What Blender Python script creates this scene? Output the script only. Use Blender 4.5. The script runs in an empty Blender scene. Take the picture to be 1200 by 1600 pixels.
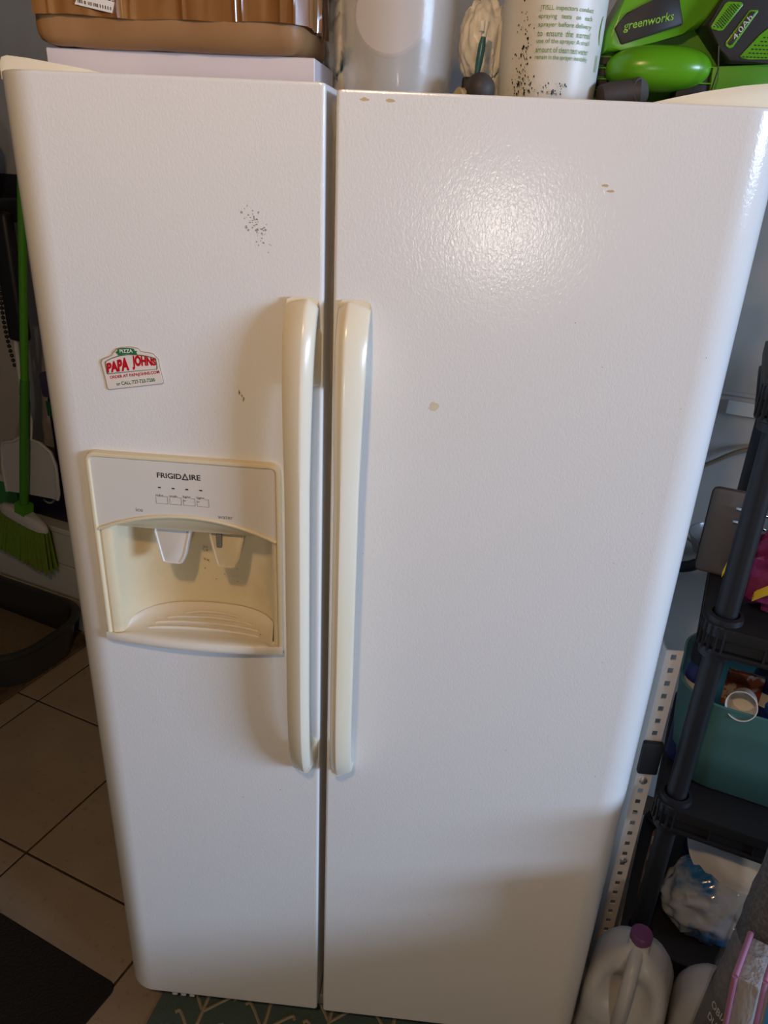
import bpy, bmesh, math, random
from mathutils import Vector, Matrix, noise

random.seed(7)
S = bpy.context.scene
C = S.collection

# ------------------------------------------------------------------ camera
PIT, YAW, ROL = .4378, .0655, .048
fw = Vector((-math.sin(YAW), math.cos(YAW), 0)); rt = Vector((math.cos(YAW), math.sin(YAW), 0)); up = Vector((0, 0, 1))
f2 = fw*math.cos(PIT) - up*math.sin(PIT); u2 = up*math.cos(PIT) + fw*math.sin(PIT)
r3 = rt*math.cos(ROL) + u2*math.sin(ROL); u3 = u2*math.cos(ROL) - rt*math.sin(ROL)
cam = bpy.data.cameras.new('camera'); cam.sensor_fit = 'HORIZONTAL'; cam.sensor_width = 36
cam.lens = 36*1188.4/1200; cam.clip_start = .02
camo = bpy.data.objects.new('camera', cam); C.objects.link(camo)
m = Matrix((r3, u3, -f2)).transposed().to_4x4(); m.translation = (.0881, -.9518, 1.6214)
camo.matrix_world = m
S.camera = camo

# ------------------------------------------------------------------ world and light
S.view_settings.view_transform = 'Standard'; S.view_settings.look = 'None'
S.view_settings.gamma = 1; S.view_settings.use_curve_mapping = False
S.view_settings.exposure = 0.0
w = bpy.data.worlds.new('world'); S.world = w; w.use_nodes = True
w.node_tree.nodes['Background'].inputs[0].default_value = (.62, .72, .9, 1)
w.node_tree.nodes['Background'].inputs[1].default_value = .6

def area(name, loc, target, sx, sy, energy, col):
    l = bpy.data.lights.new(name, 'AREA'); l.shape = 'RECTANGLE'; l.size = sx; l.size_y = sy
    l.energy = energy; l.color = col
    o = bpy.data.objects.new(name, l); C.objects.link(o); o.location = loc
    o.rotation_euler = (Vector(target)-Vector(loc)).to_track_quat('-Z', 'Y').to_euler()
    return o
# daylight through the window in the front wall (mirrored in the refrigerator door) and the one to the right
FRONT_WIN = (.40, -4.0, 1.24)
RIGHT_WIN = (5.20, -2.60, 2.15)
area('front_window_daylight', FRONT_WIN, (.40, 0, 1.24), .22, .28, 10.5, (1, .92, .79))
area('right_window_daylight', RIGHT_WIN, (.1, 0, 1.0), 2.10, .80, 214, (.68, .93, 1.33))

# ------------------------------------------------------------------ helpers
TH = Vector((.9372, -.3489, 0)); NR = Vector((.3489, .9372, 0))
ROOM_ANG = math.atan2(TH.y, TH.x)
def R(a, n, z=0): return TH*a + NR*n + Vector((0, 0, z))
RM = Matrix.Rotation(ROOM_ANG, 4, 'Z')

def worldmat(o):
    mm = Matrix()
    while o is not None:
        mm = o.matrix_basis @ mm; o = o.parent
    return mm

def tag(o, label=None, cat=None, group=None, kind=None):
    if label: o['label'] = label
    if cat: o['category'] = cat
    if group: o['group'] = group
    if kind: o['kind'] = kind
    return o

def thing(name, loc, label, cat, group=None, rot=None):
    o = bpy.data.objects.new(name, None); C.objects.link(o)
    o.empty_display_size = .05
    o.location = loc
    if rot: o.rotation_euler = rot
    return tag(o, label, cat, group)

def obj(name, bm, mat, parent=None, smooth=None, label=None, loc=None):
    """bm holds world coordinates; the object is re-based on its parent (or on loc)."""
    bmesh.ops.recalc_face_normals(bm, faces=bm.faces[:])
    me = bpy.data.meshes.new(name); bm.to_mesh(me); bm.free()
    mats = mat if isinstance(mat, (list, tuple)) else [mat]
    for x in mats: me.materials.append(x)
    o = bpy.data.objects.new(name, me); C.objects.link(o)
    if parent is not None:
        o.parent = parent
        me.transform(worldmat(parent).inverted())
    elif loc is not None:
        me.transform(Matrix.Translation(-Vector(loc))); o.location = loc
    if smooth is not None:
        for p in me.polygons: p.use_smooth = True
        me.set_sharp_from_angle(angle=math.radians(smooth))
    if label: o['label'] = label
    return o

def B(): return bmesh.new()

def box(bm, lo, hi, bev=0, seg=2, M=None):
    r = bmesh.ops.create_cube(bm, size=1)
    vs = r['verts']
    for v in vs:
        v.co = Vector([lo[i] + (v.co[i]+.5)*(hi[i]-lo[i]) for i in range(3)])
    if bev:
        es = list({e for v in vs for e in v.link_edges})
        rr = bmesh.ops.bevel(bm, geom=es, offset=bev, segments=seg, affect='EDGES', profile=.5)
        vs = list({v for f in rr['faces'] for v in f.verts} | {v for v in vs if v.is_valid})
    if M is not None:
        for v in vs: v.co = M @ v.co
    return vs

def rbox(bm, lo, hi, bev=0, seg=2): return box(bm, lo, hi, bev, seg, RM)   # box in room coordinates

def loft(bm, loops, closed=True, cap0=True, cap1=True):
    L = [[bm.verts.new(p) for p in lp] for lp in loops]
    n = len(L[0])
    for a, b in zip(L, L[1:]):
        for i in range(n if closed else n-1):
            j = (i+1) % n
            bm.faces.new((a[i], a[j], b[j], b[i]))
    if cap0 and closed: bm.faces.new(L[0][::-1])
    if cap1 and closed: bm.faces.new(L[-1])
    return L

def lathe(bm, prof, seg=24, M=None, cap=True):
    loops = []
    for r, z in prof:
        loops.append([Vector((r*math.cos(2*math.pi*i/seg), r*math.sin(2*math.pi*i/seg), z)) for i in range(seg)])
    if M is not None: loops = [[M @ p for p in lp] for lp in loops]
    return loft(bm, loops, True, cap, cap)

def tube(bm, pts, rad, seg=10, cap=True):
    pts = [Vector(p) for p in pts]
    rads = rad if isinstance(rad, (list, tuple)) else [rad]*len(pts)
    loops = []; ref = None
    for i, p in enumerate(pts):
        t = (pts[min(i+1, len(pts)-1)] - pts[max(i-1, 0)]).normalized()
        if ref is None:
            ref = t.orthogonal().normalized()
        ref = (ref - t*ref.dot(t)).normalized(); b = t.cross(ref)
        loops.append([p + (ref*math.cos(2*math.pi*k/seg) + b*math.sin(2*math.pi*k/seg))*rads[i] for k in range(seg)])
    loft(bm, loops, True, cap, cap)

def spline(pts, n=8):
    pts = [Vector(p) for p in pts]; out = []
    P = [pts[0]*2-pts[1]] + pts + [pts[-1]*2-pts[-2]]
    for i in range(1, len(P)-2):
        for k in range(n):
            t = k/n; a, b, c, d = P[i-1:i+3]
            out.append(.5*((2*b) + (c-a)*t + (2*a-5*b+4*c-d)*t*t + (3*b-a-3*c+d)*t**3))
    out.append(pts[-1]); return out

def prism_xz(bm, poly, y0, y1, bev=0, seg=2, M=None):
    """outline in x,z extruded from y0 (front) to y1"""
    f = [bm.verts.new((x, y0, z)) for x, z in poly]; b = [bm.verts.new((x, y1, z)) for x, z in poly]
    n = len(poly); fs = [bm.faces.new(f), bm.faces.new(b[::-1])]
    for i in range(n):
        j = (i+1) % n; fs.append(bm.faces.new((f[i], b[i], b[j], f[j])))
    vs = f+b
    if bev:
        es = [e for e in fs[0].edges]
        rr = bmesh.ops.bevel(bm, geom=es, offset=bev, segments=seg, affect='EDGES', profile=.5)
        vs = list({v for x in rr['faces'] for v in x.verts} | {v for v in vs if v.is_valid})
    if M is not None:
        for v in vs: v.co = M @ v.co
    return vs

def prism_xy(bm, poly, z0, z1, bev=0, seg=2, M=None):
    f = [bm.verts.new((x, y, z1)) for x, y in poly]; b = [bm.verts.new((x, y, z0)) for x, y in poly]
    n = len(poly); fs = [bm.faces.new(f), bm.faces.new(b[::-1])]
    for i in range(n):
        j = (i+1) % n; fs.append(bm.faces.new((f[i], b[i], b[j], f[j])))
    vs = f+b
    if bev:
        es = list(fs[0].edges) + list(fs[1].edges)
        rr = bmesh.ops.bevel(bm, geom=es, offset=bev, segments=seg, affect='EDGES', profile=.5)
        vs = list({v for x in rr['faces'] for v in x.verts} | {v for v in vs if v.is_valid})
    if M is not None:
        for v in vs: v.co = M @ v.co
    return vs

def rrect(x0, x1, z0, z1, r, n=5):
    rs = r if isinstance(r, (list, tuple)) else [r]*4      # bl, br, tr, tl
    out = []
    for (cx, cz, a0, q) in ((x0, z0, 180, rs[0]), (x1, z0, 270, rs[1]), (x1, z1, 0, rs[2]), (x0, z1, 90, rs[3])):
        sx = 1 if cx == x0 else -1; sz = 1 if cz == z0 else -1
        for k in range(n+1):
            a = math.radians(a0 + 90*k/n)
            out.append((cx + sx*q + q*math.cos(a), cz + sz*q + q*math.sin(a)))
    return out

def blob(bm, c, r, amp, freq, sub=4, seed=0, ridged=False, flat=None, fold=1.0):
    rr = bmesh.ops.create_icosphere(bm, subdivisions=sub, radius=1)
    for v in rr['verts']:
        d = v.co.normalized(); p = Vector((d.x*freq, d.y*freq, d.z*freq*fold)) + Vector((seed*7.3, seed*3.1, seed))
        k = noise.fractal(p, 1.0, 2.0, 4)
        if ridged: k = -abs(noise.noise(p))*1.6 + .35 + .35*noise.noise(p*2.3) - .3*abs(noise.noise(p*4.1))
        q = d*(1+amp*k)
        v.co = Vector((c[0]+q.x*r[0], c[1]+q.y*r[1], c[2]+q.z*r[2]))
        if flat is not None and v.co.z < flat: v.co.z = flat
    return rr['verts']

FONT = None
def textbm(s, width, height, bold=0.0, extrude=.0002, spacing=1.0):
    """text as mesh in the x,z plane, centred, fitted to width/height, facing -y"""
    cu = bpy.data.curves.new('t', 'FONT'); cu.body = s; cu.size = 1; cu.offset = bold; cu.resolution_u = 3
    cu.space_character = spacing; cu.align_x = 'CENTER'
    o = bpy.data.objects.new('t', cu); C.objects.link(o)
    dg = bpy.context.evaluated_depsgraph_get()
    me = bpy.data.meshes.new_from_object(o.evaluated_get(dg))
    bm = bmesh.new(); bm.from_mesh(me)
    bpy.data.objects.remove(o); bpy.data.curves.remove(cu); bpy.data.meshes.remove(me)
    xs = [v.co.x for v in bm.verts]; ys = [v.co.y for v in bm.verts]
    x0, x1, y0, y1 = min(xs), max(xs), min(ys), max(ys)
    sx = width/(x1-x0); sy = height/(y1-y0) if height else sx
    for v in bm.verts:
        v.co = Vector(((v.co.x-(x0+x1)/2)*sx, 0, (v.co.y-(y0+y1)/2)*sy))
    if extrude:
        g = bmesh.ops.extrude_face_region(bm, geom=bm.faces[:])
        for e in g['geom']:
            if isinstance(e, bmesh.types.BMVert): e.co.y -= extrude
    return bm

def place(bm, M):
    for v in bm.verts: v.co = M @ v.co
    return bm
def T(x, y, z): return Matrix.Translation((x, y, z))
def RY(a): return Matrix.Rotation(math.radians(a), 4, 'Y')
def RX(a): return Matrix.Rotation(math.radians(a), 4, 'X')
def RZ(a): return Matrix.Rotation(math.radians(a), 4, 'Z')

# ------------------------------------------------------------------ materials
def mat(name, col, rough=.5, metal=0, spec=.5, trans=0, alpha=1, emit=None, estr=0, ior=1.45, sss=0, coat=0, sheen=0):
    x = bpy.data.materials.new(name); x.use_nodes = True
    b = x.node_tree.nodes['Principled BSDF']
    b.inputs['Base Color'].default_value = (*col, 1); b.inputs['Roughness'].default_value = rough
    b.inputs['Metallic'].default_value = metal; b.inputs['Specular IOR Level'].default_value = spec
    b.inputs['Transmission Weight'].default_value = trans; b.inputs['Alpha'].default_value = alpha
    b.inputs['IOR'].default_value = ior; b.inputs['Coat Weight'].default_value = coat
    if sss:
        b.inputs['Subsurface Weight'].default_value = sss; b.inputs['Subsurface Scale'].default_value = .02
    if emit:
        b.inputs['Emission Color'].default_value = (*emit, 1); b.inputs['Emission Strength'].default_value = estr
    return x

def coords(nt, scale=(1, 1, 1), rot=(0, 0, 0)):
    tc = nt.nodes.new('ShaderNodeTexCoord'); mp = nt.nodes.new('ShaderNodeMapping')
    mp.inputs['Scale'].default_value = scale; mp.inputs['Rotation'].default_value = rot
    nt.links.new(tc.outputs['Object'], mp.inputs[0]); return mp.outputs[0]

def bump(x, scale, dist, strength=1, stretch=(1, 1, 1), detail=2, kind='noise', distort=0):
    nt = x.node_tree; b = nt.nodes['Principled BSDF']
    co = coords(nt, stretch)
    if kind == 'noise':
        t = nt.nodes.new('ShaderNodeTexNoise'); t.inputs['Scale'].default_value = scale
        t.inputs['Detail'].default_value = detail; t.inputs['Distortion'].default_value = distort
        out = t.outputs['Fac']
    else:
        t = nt.nodes.new('ShaderNodeTexVoronoi'); t.inputs['Scale'].default_value = scale
        out = t.outputs['Distance']
    nt.links.new(co, t.inputs['Vector'])
    bp = nt.nodes.new('ShaderNodeBump'); bp.inputs['Distance'].default_value = dist; bp.inputs['Strength'].default_value = strength
    nt.links.new(out, bp.inputs['Height'])
    if b.inputs['Normal'].links:
        nt.links.new(b.inputs['Normal'].links[0].from_socket, bp.inputs['Normal'])
    nt.links.new(bp.outputs[0], b.inputs['Normal'])
    return x

def mottle(x, c2, scale, lo=.45, hi=.65, detail=4, stretch=(1, 1, 1), fac=1.0, distort=0):
    """blend a second colour in by noise"""
    nt = x.node_tree; b = nt.nodes['Principled BSDF']
    t = nt.nodes.new('ShaderNodeTexNoise'); t.inputs['Scale'].default_value = scale; t.inputs['Detail'].default_value = detail
    t.inputs['Distortion'].default_value = distort
    nt.links.new(coords(nt, stretch), t.inputs['Vector'])
    r = nt.nodes.new('ShaderNodeMapRange'); r.inputs[1].default_value = lo; r.inputs[2].default_value = hi
    r.inputs[4].default_value = fac
    nt.links.new(t.outputs['Fac'], r.inputs[0])
    mx = nt.nodes.new('ShaderNodeMix'); mx.data_type = 'RGBA'
    nt.links.new(r.outputs[0], mx.inputs[0])
    bc = b.inputs['Base Color']
    if bc.links: nt.links.new(bc.links[0].from_socket, mx.inputs[6])
    else: mx.inputs[6].default_value = bc.default_value
    mx.inputs[7].default_value = (*c2, 1)
    nt.links.new(mx.outputs[2], bc)
    return x

M = {}
M['enamel'] = bump(mat('white_textured_enamel', (.80, .795, .785), .17, spec=.5), 330, .0011, .17, (1, 1, .55), 1, distort=.8)
M['enamel_plain'] = mat('white_enamel', (.76, .755, .74), .35)
M['cream'] = mat('yellowed_cream_plastic', (.76, .66, .45), .32)
M['cream_cav'] = mottle(mat('cream_cavity_plastic', (.80, .70, .48), .28), (.60, .43, .22), 14, .55, .8, fac=.45)
M['handle'] = mottle(mat('ivory_handle_plastic', (.84, .79, .65), .22, coat=.2), (.80, .70, .48), 9, .45, .7, stretch=(1, 1, .25), fac=.7)
M['panel'] = mat('offwhite_panel', (.74, .70, .64), .4)
M['tray'] = mat('ivory_tray_plastic', (.80, .755, .67), .25)
M['paddle'] = mat('white_paddle_plastic', (.78, .76, .72), .35)
M['hinge'] = mat('ivory_hinge_cover', (.82, .76, .60), .4)
M['ink'] = mat('dark_grey_ink', (.03, .03, .035), .5)
M['ink_soft'] = mat('grey_ink', (.22, .20, .18), .6)
M['gasket'] = mat('grey_gasket', (.20, .19, .17), .7)
M['dark'] = mat('near_black_plastic', (.012, .012, .014), .5)
M['stain'] = mat('tan_stain', (.58, .44, .24), .6)
M['stain_pale'] = mat('pale_tan_stain', (.68, .60, .46), .6)
M['scuff'] = mat('grey_scuff', (.34, .33, .31), .6)
M['magnet'] = mat('glossy_white_magnet', (.80, .72, .66), .12)
M['magnet_rim'] = mat('magnet_rim', (.42, .33, .27), .4)
M['red'] = mat('red_print', (.50, .008, .02), .3)
M['green_print'] = mat('green_print', (.02, .17, .06), .35)
M['frame_green'] = mat('olive_green_frame_print', (.13, .16, .09), .4)
M['white_print'] = mat('white_print', (.85, .82, .76), .35)
M['tile'] = bump(mottle(mottle(mat('beige_floor_tile', (.37, .30, .225), .42), (.30, .235, .175), 5, .4, .7, fac=.7), (.17, .12, .08), 60, .62, .75, fac=.5), 90, .0006, .3)
M['grout'] = mottle(mat('dark_brown_grout', (.05, .033, .02), .9), (.09, .06, .04), 20)
M['wall'] = bump(mottle(mat('painted_grey_wall', (.42, .385, .345), .85), (.37, .34, .305), 3), 120, .0008, .25)
M['ceiling'] = mat('ceiling_boards', (.13, .11, .09), .9)
M['shell'] = mat('dark_shed_boards', (.10, .09, .08), .9)
M['base'] = mottle(mat('white_painted_wood', (.50, .49, .46), .6), (.36, .34, .31), 6, .5, .75, stretch=(.3, 1, 1))
M['cardboard'] = bump(mottle(mat('brown_cardboard_under_tape', (.34, .18, .075), .5), (.27, .14, .055), 5, .4, .7), 16, .003, .35, (1.6, 1, 1))
M['tape'] = bump(mottle(mat('glossy_brown_packing_tape', (.28, .13, .040), .16, coat=.6), (.21, .09, .027), 9, .4, .7), 8, .010, .6, (2.0, 1, .3), 2)
M['label_paper'] = mat('white_label_paper', (.74, .71, .68), .5)
M['lavender'] = bump(mat('pale_lavender_card', (.66, .60, .62), .45), 60, .0006, .2)
M['rubber_mat'] = mottle(bump(mat('black_fibre_mat', (.012, .009, .006), .95), 180, .004, 1, detail=3), (.10, .08, .06), 420, .70, .74, fac=.7)
M['rug'] = bump(mat('teal_woven_rug', (.075, .12, .115), .95), 260, .002, .8)
M['rug_pat'] = bump(mat('beige_woven_yarn', (.34, .29, .21), .95), 260, .002, .8)
M['brown_mat'] = bump(mottle(mat('brown_litter_mat', (.13, .085, .05), .95), (.06, .04, .025), 25), 120, .004, .8)
M['black_plastic'] = mat('black_shelf_plastic', (.011, .011, .013), .45)
M['grey_metal'] = mat('galvanised_steel', (.74, .67, .60), .38, metal=.2)
M['teal'] = mottle(mat('teal_tub_plastic', (.075, .20, .20), .4), (.062, .175, .178), 5)
M['pool_white'] = mat('white_plastic', (.78, .78, .78), .35)
M['blue_jar'] = mat('dark_blue_label', (.018, .028, .13), .35)
M['blue_bright'] = mat('blue_label', (.03, .11, .36), .4)
M['orange'] = mottle(mat('orange_red_wrapper', (.30, .07, .025), .4), (.45, .40, .34), 45, .5, .55)
M['magenta'] = bump(mat('magenta_fabric', (.17, .010, .075), .7), 60, .004, .6)
M['yellow'] = mat('yellow_fabric', (.72, .50, .03), .6)
M['grey_board'] = mat('dark_taupe_board', (.11, .095, .085), .6)
M['cord'] = mat('tan_cord', (.19, .15, .09), .5)
M['jug'] = mat('milky_jug_plastic', (.50, .51, .53), .34, sss=.1)
M['jug_cap'] = mat('purple_cap', (.15, .055, .16), .4)
M['roll'] = bump(mottle(mat('charcoal_roll_liner', (.085, .083, .085), .85), (.13, .13, .13), 160, .45, .6), 300, .002, .7)
M['film'] = mat('clear_film', (.5, .5, .5), .12, trans=.0, alpha=.22, coat=.8)
M['wrap'] = bump(mat('crinkled_clear_wrap', (.42, .41, .42), .16, alpha=.75, coat=.6), 30, .012, .8, (2, 2, .6), 3)
M['pink'] = mat('pink_edge_plastic', (.36, .16, .26), .35)
M['sky_blue'] = mat('blue_print_board', (.05, .25, .55), .25)
M['bag_white'] = bump(mat('white_plastic_bag', (.84, .82, .78), .30), 24, .010, .5, (1, 1, .5), 3)
M['bag_clear'] = bump(mottle(mat('clear_blue_plastic_bag', (.40, .43, .47), .14, coat=.8), (.03, .15, .40), 6, .44, .50), 18, .010, .7, detail=3)
M['shop_bag'] = bump(mottle(mat('shopping_bag_plastic', (.70, .67, .62), .4), (.02, .07, .075), 13, .58, .62, distort=.8), 22, .01, .6, detail=3)
M['teal_bottle'] = mat('teal_bottle_plastic', (.01, .20, .29), .2)
M['tub_clear'] = mat('milky_translucent_plastic', (.80, .80, .78), .25, alpha=.29, coat=.3)
M['disc'] = mat('beige_pad', (.66, .53, .45), .7)
M['sprayer'] = mottle(mottle(mat('sprayer_tank_white', (.70, .69, .65), .38, sss=.1), (.05, .045, .03), 95, .74, .77, fac=.9), (.60, .58, .52), 8)
M['spray_ink'] = mat('green_ink', (.13, .28, .05), .5)
M['lime'] = mat('lime_green_plastic', (.10, .33, .010), .26)
M['lime_dk'] = mat('mid_green_plastic', (.075, .25, .010), .4)
M['tool_black'] = mat('tool_black_plastic', (.018, .014, .013), .45)
M['nozzle'] = mat('dark_taupe_plastic', (.050, .042, .040), .6)
M['lime_text'] = mat('lime_lettering', (.25, .50, .05), .4)
M['broom_green'] = mat('green_broom_handle', (.075, .30, .015), .35)
M['bristle'] = bump(mottle(mat('green_bristles', (.13, .24, .02), .8), (.18, .12, .03), 5, .5, .8), 300, .004, .8, (1, 1, .05))
M['white_dusty'] = mat('white_dustpan_plastic', (.50, .50, .50), .45)
M['purple_dark'] = mat('dark_indigo_plastic', (.012, .008, .035), .35)
M['purple_lid'] = mat('slate_violet_lid', (.06, .05, .12), .45)
M['litter'] = bump(mat('sandy_litter', (.22, .16, .10), .95), 200, .006, 1)
M['litter_box'] = mat('dark_grey_litter_tray', (.035, .035, .036), .3)
M['occluder_wood'] = mat('occluder_wood', (.25, .17, .10), .6)
M['bulb'] = mat('bulb_glass', (1, .9, .75), .3, emit=(1, .80, .55), estr=8)
M['glass'] = mat('window_glass', (.9, .95, 1), .02, trans=1)

# ------------------------------------------------------------------ room
def structure(name, bm, m, parent=None, smooth=None):
    o = obj(name, bm, m, parent, smooth)
    if parent is None: o['kind'] = 'structure'
    return o

A0, A1, N0, N1, ZC = -2.9, 5.95, -4.35, .971, 2.75
bm = B(); rbox(bm, (A0, N0, -.06), (A1, N1, -.003)); floor = structure('floor', bm, M['grout'])
tag(floor, 'beige ceramic tiles with dark brown grout', kind='structure')
TS, TA, TN = .4325, -.919, .0188
tile_me = None; tiles = 0
for i in range(-5, 9):
    for j in range(-11, 4):
        a0 = TA+i*TS; n0 = TN+j*TS
        if a0 < A0 or a0+TS > A1 or n0 < N0 or n0+TS > N1+.2: continue
        if n0+TS > N1:      # cut row along the back wall
            bm = B(); rbox(bm, (a0+.003, n0+.003, -.003), (a0+TS-.003, N1-.002, 0)); t = obj('tile', bm, M['tile'], floor); continue
        if tile_me is None:
            bm = B(); box(bm, (-TS/2+.003, -TS/2+.003, -.003), (TS/2-.003, TS/2-.003, 0), .0012, 1)
            me = bpy.data.meshes.new('tile'); bm.to_mesh(me); bm.free(); me.materials.append(M['tile']); tile_me = me
        t = bpy.data.objects.new('tile', tile_me); C.objects.link(t); t.parent = floor
        t.location = R(a0+TS/2, n0+TS/2, 0); t.rotation_euler.z = ROOM_ANG
bm = B(); rbox(bm, (A0, N1, -.06), (A1, N1+.1, ZC)); tag(structure('wall_back', bm, M['wall']), 'grey painted wall behind the refrigerator')
bm = B(); rbox(bm, (A0-.1, N0, -.06), (A0, N1+.1, ZC)); structure('wall_left', bm, M['shell'])
bm = B(); rbox(bm, (A0-.1, N0-.1, ZC), (A1+.1, N1+.1, ZC+.08)); structure('ceiling', bm, M['ceiling'])

def wall_with_window(name, lo, hi, axis, w0, w1, z0, z1):
    """room-coordinate wall slab with a rectangular opening between w0..w1 and z0..z1"""
    bm = B()
    def slab(u0, u1, a, b):
        l = list(lo); h = list(hi); l[axis] = u0; h[axis] = u1; l[2] = a; h[2] = b; rbox(bm, l, h)
    slab(lo[axis], hi[axis], lo[2], z0); slab(lo[axis], hi[axis], z1, hi[2])
    slab(lo[axis], w0, z0, z1); slab(w1, hi[axis], z0, z1)
    return structure(name, bm, M['shell'])
fwp = Vector(FRONT_WIN); fa = fwp.dot(TH); fn = fwp.dot(NR)
rwp = Vector(RIGHT_WIN); ra = rwp.dot(TH); rn = rwp.dot(NR)
wall_with_window('wall_front', (A0-.1, N0-.1, -.06), (A1+.1, N0, ZC), 0, fa-.45, fa+.45, .85, 1.75)
wall_with_window('wall_right', (A1, N0, -.06), (A1+.1, N1+.1, ZC), 1, rn-1.15, rn+1.15, 1.55, 2.65)

def window(name, lo, hi, axis):
    """frame around an opening with a glazing bar"""
    z0, z1 = lo[2], hi[2]; bm = B(); t = .035
    def bar(u0, u1, a, b):
        l = list(lo); h = list(hi); l[axis] = u0; h[axis] = u1; l[2] = a; h[2] = b; rbox(bm, l, h, .004)
    bar(lo[axis], hi[axis], z0, z0+t); bar(lo[axis], hi[axis], z1-t, z1)
    bar(lo[axis], lo[axis]+t, z0, z1); bar(hi[axis]-t, hi[axis], z0, z1)
    return structure(name, bm, M['base'])
window('window_1', (fa-.45, N0-.09, .85), (fa+.45, N0-.02, 1.75), 0)
window('window_2', (A1+.02, rn-1.15, 1.55), (A1+.09, rn+1.15, 2.65), 1)

# baseboard along the back wall
bm = B(); rbox(bm, (A0, N1-.014, 0), (A1, N1, .11), .004); structure('baseboard_back', bm, M['base'])

# ceiling lamp (its own light inside)
LAMP = (-.12, -1.20, 2.33)
lamp = thing('ceiling_lamp', (LAMP[0], LAMP[1], ZC), 'round ceiling lamp with warm bulb hanging in front of the refrigerator', 'lamp')
bm = B(); lathe(bm, [(.06, ZC-.02), (.06, ZC-.001), ], 20, T(LAMP[0], LAMP[1], 0)); obj('ceiling_plate', bm, M['pool_white'], lamp, 40)
bm = B(); tube(bm, [(LAMP[0], LAMP[1], ZC-.02), (LAMP[0], LAMP[1], LAMP[2]+.10)], .006); obj('cable', bm, M['dark'], lamp)
bm = B(); lathe(bm, [(.02, .10), (.02, .06)], 16, T(*LAMP)); obj('socket', bm, M['dark'], lamp, 40)
bm = B(); bmesh.ops.create_uvsphere(bm, u_segments=20, v_segments=12, radius=.045)
place(bm, T(LAMP[0], LAMP[1], LAMP[2]+.02)); obj('bulb', bm, M['bulb'], lamp, 60)
l = bpy.data.lights.new('lamp_light', 'POINT'); l.energy = 33; l.color = (1, .63, .31); l.shadow_soft_size = .05
lo_ = bpy.data.objects.new('lamp_light', l); C.objects.link(lo_); lo_.parent = lamp
lo_.location = (0, 0, LAMP[2]-.06-ZC)

# ------------------------------------------------------------------ refrigerator
ZB, ZT, ZTF = .060, 1.686, 1.692
XL, XR, GL, GR = -.455, .455, -.0616, -.0496
fr = thing('refrigerator', (0, .4, 0), 'white side-by-side refrigerator with ivory handles and an ice and water dispenser', 'refrigerator')
bm = B(); box(bm, (-.45, .118, .035), (.45, .78, 1.680), .006); obj('cabinet', bm, M['enamel_plain'], fr, 40)
bm = B(); box(bm, (-.44, .104, .075), (-.068, .119, 1.672), .003); box(bm, (-.043, .104, .075), (.44, .119, 1.672), .003)
obj('gasket', bm, M['gasket'], fr)
bm = B()
box(bm, (-.42, .125, .018), (.42, .14, .058), .003)
for i in range(26): box(bm, (-.40+i*.031, .120, .024), (-.385+i*.031, .127, .052))
obj('toe_grille', bm, M['gasket'], fr)
for sx in (-.40, .40):
    for y in (.16, .72):
        bm = B(); lathe(bm, [(.022, 0), (.022, .012), (.010, .014), (.010, .036)], 14, T(sx, y, 0)); obj('foot', bm, M['gasket'], fr, 40)

def door_outline(x0, x1, round_left):
    """plan outline of a door, rounded on its outer edge"""
    r, d, q, g = .056, .105, .004, .0015
    if round_left:
        pts = [(x0, d)] + [(x0+r-r*math.cos(a), r*.98-r*.98*math.sin(a)) for a in [math.pi/2*k/14 for k in range(15)]] + [(x0+r+g, 0), (x1-q-g, 0)]
        pts += [(x1-q+q*math.sin(a), q-q*math.cos(a)) for a in [math.pi/2*k/4 for k in range(5)]] + [(x1, d)]
    else:
        pts = [(x0, d)] + [(x0+q-q*math.cos(a), q-q*math.sin(a)) for a in [math.pi/2*k/4 for k in range(5)]] + [(x0+q+g, 0), (x1-r-g, 0)]
        pts += [(x1-r+r*math.sin(a), r*.98-r*.98*math.cos(a)) for a in [math.pi/2*k/14 for k in range(15)]] + [(x1, d)]
    return pts
def door_bm(x0, x1, z0, z1, rl):
    ol = door_outline(x0, x1, rl); cx = sum(p[0] for p in ol)/len(ol); e = .003
    def sh(k): return [(x+(cx-x)*k*e/abs(x1-x0)*2, y+k*e*(1 if y < .05 else -1)*.5) for x, y in ol]
    bm = B(); loops = []
    for k, z in ((1, z0), (.3, z0+.001), (0, z0+.003), (0, z0+.0045), (0, z1-.0045), (0, z1-.003), (.3, z1-.001), (1, z1)):
        loops.append([Vector((x, y, z)) for x, y in sh(k)])
    loft(bm, loops); return bm
DX0, DX1, DZ0, DZ1 = -.391, -.117, .929, 1.237     # dispenser housing outline
bm = door_bm(XL, GL, ZB+.002, ZTF, True)
fd = obj('freezer_door', bm, M['enamel'], fr, 30)
# cut the dispenser pocket out of the door
cb = B(); box(cb, (DX0+.004, -.05, DZ0+.004), (DX1-.004, .101, DZ1-.004))
cut = obj('cutter', cb, M['enamel'], fr)
md = fd.modifiers.new('b', 'BOOLEAN'); md.object = cut; md.operation = 'DIFFERENCE'; md.solver = 'EXACT'
dg = bpy.context.evaluated_depsgraph_get()
nm = bpy.data.meshes.new_from_object(fd.evaluated_get(dg)); fd.modifiers.clear(); fd.data = nm
for p in nm.polygons: p.use_smooth = True
nm.set_sharp_from_angle(angle=math.radians(30))
bpy.data.objects.remove(cut)
bm = door_bm(GR, XR, ZB, ZT, False); rd = obj('refrigerator_door', bm, M['enamel'], fr, 30)

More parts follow.
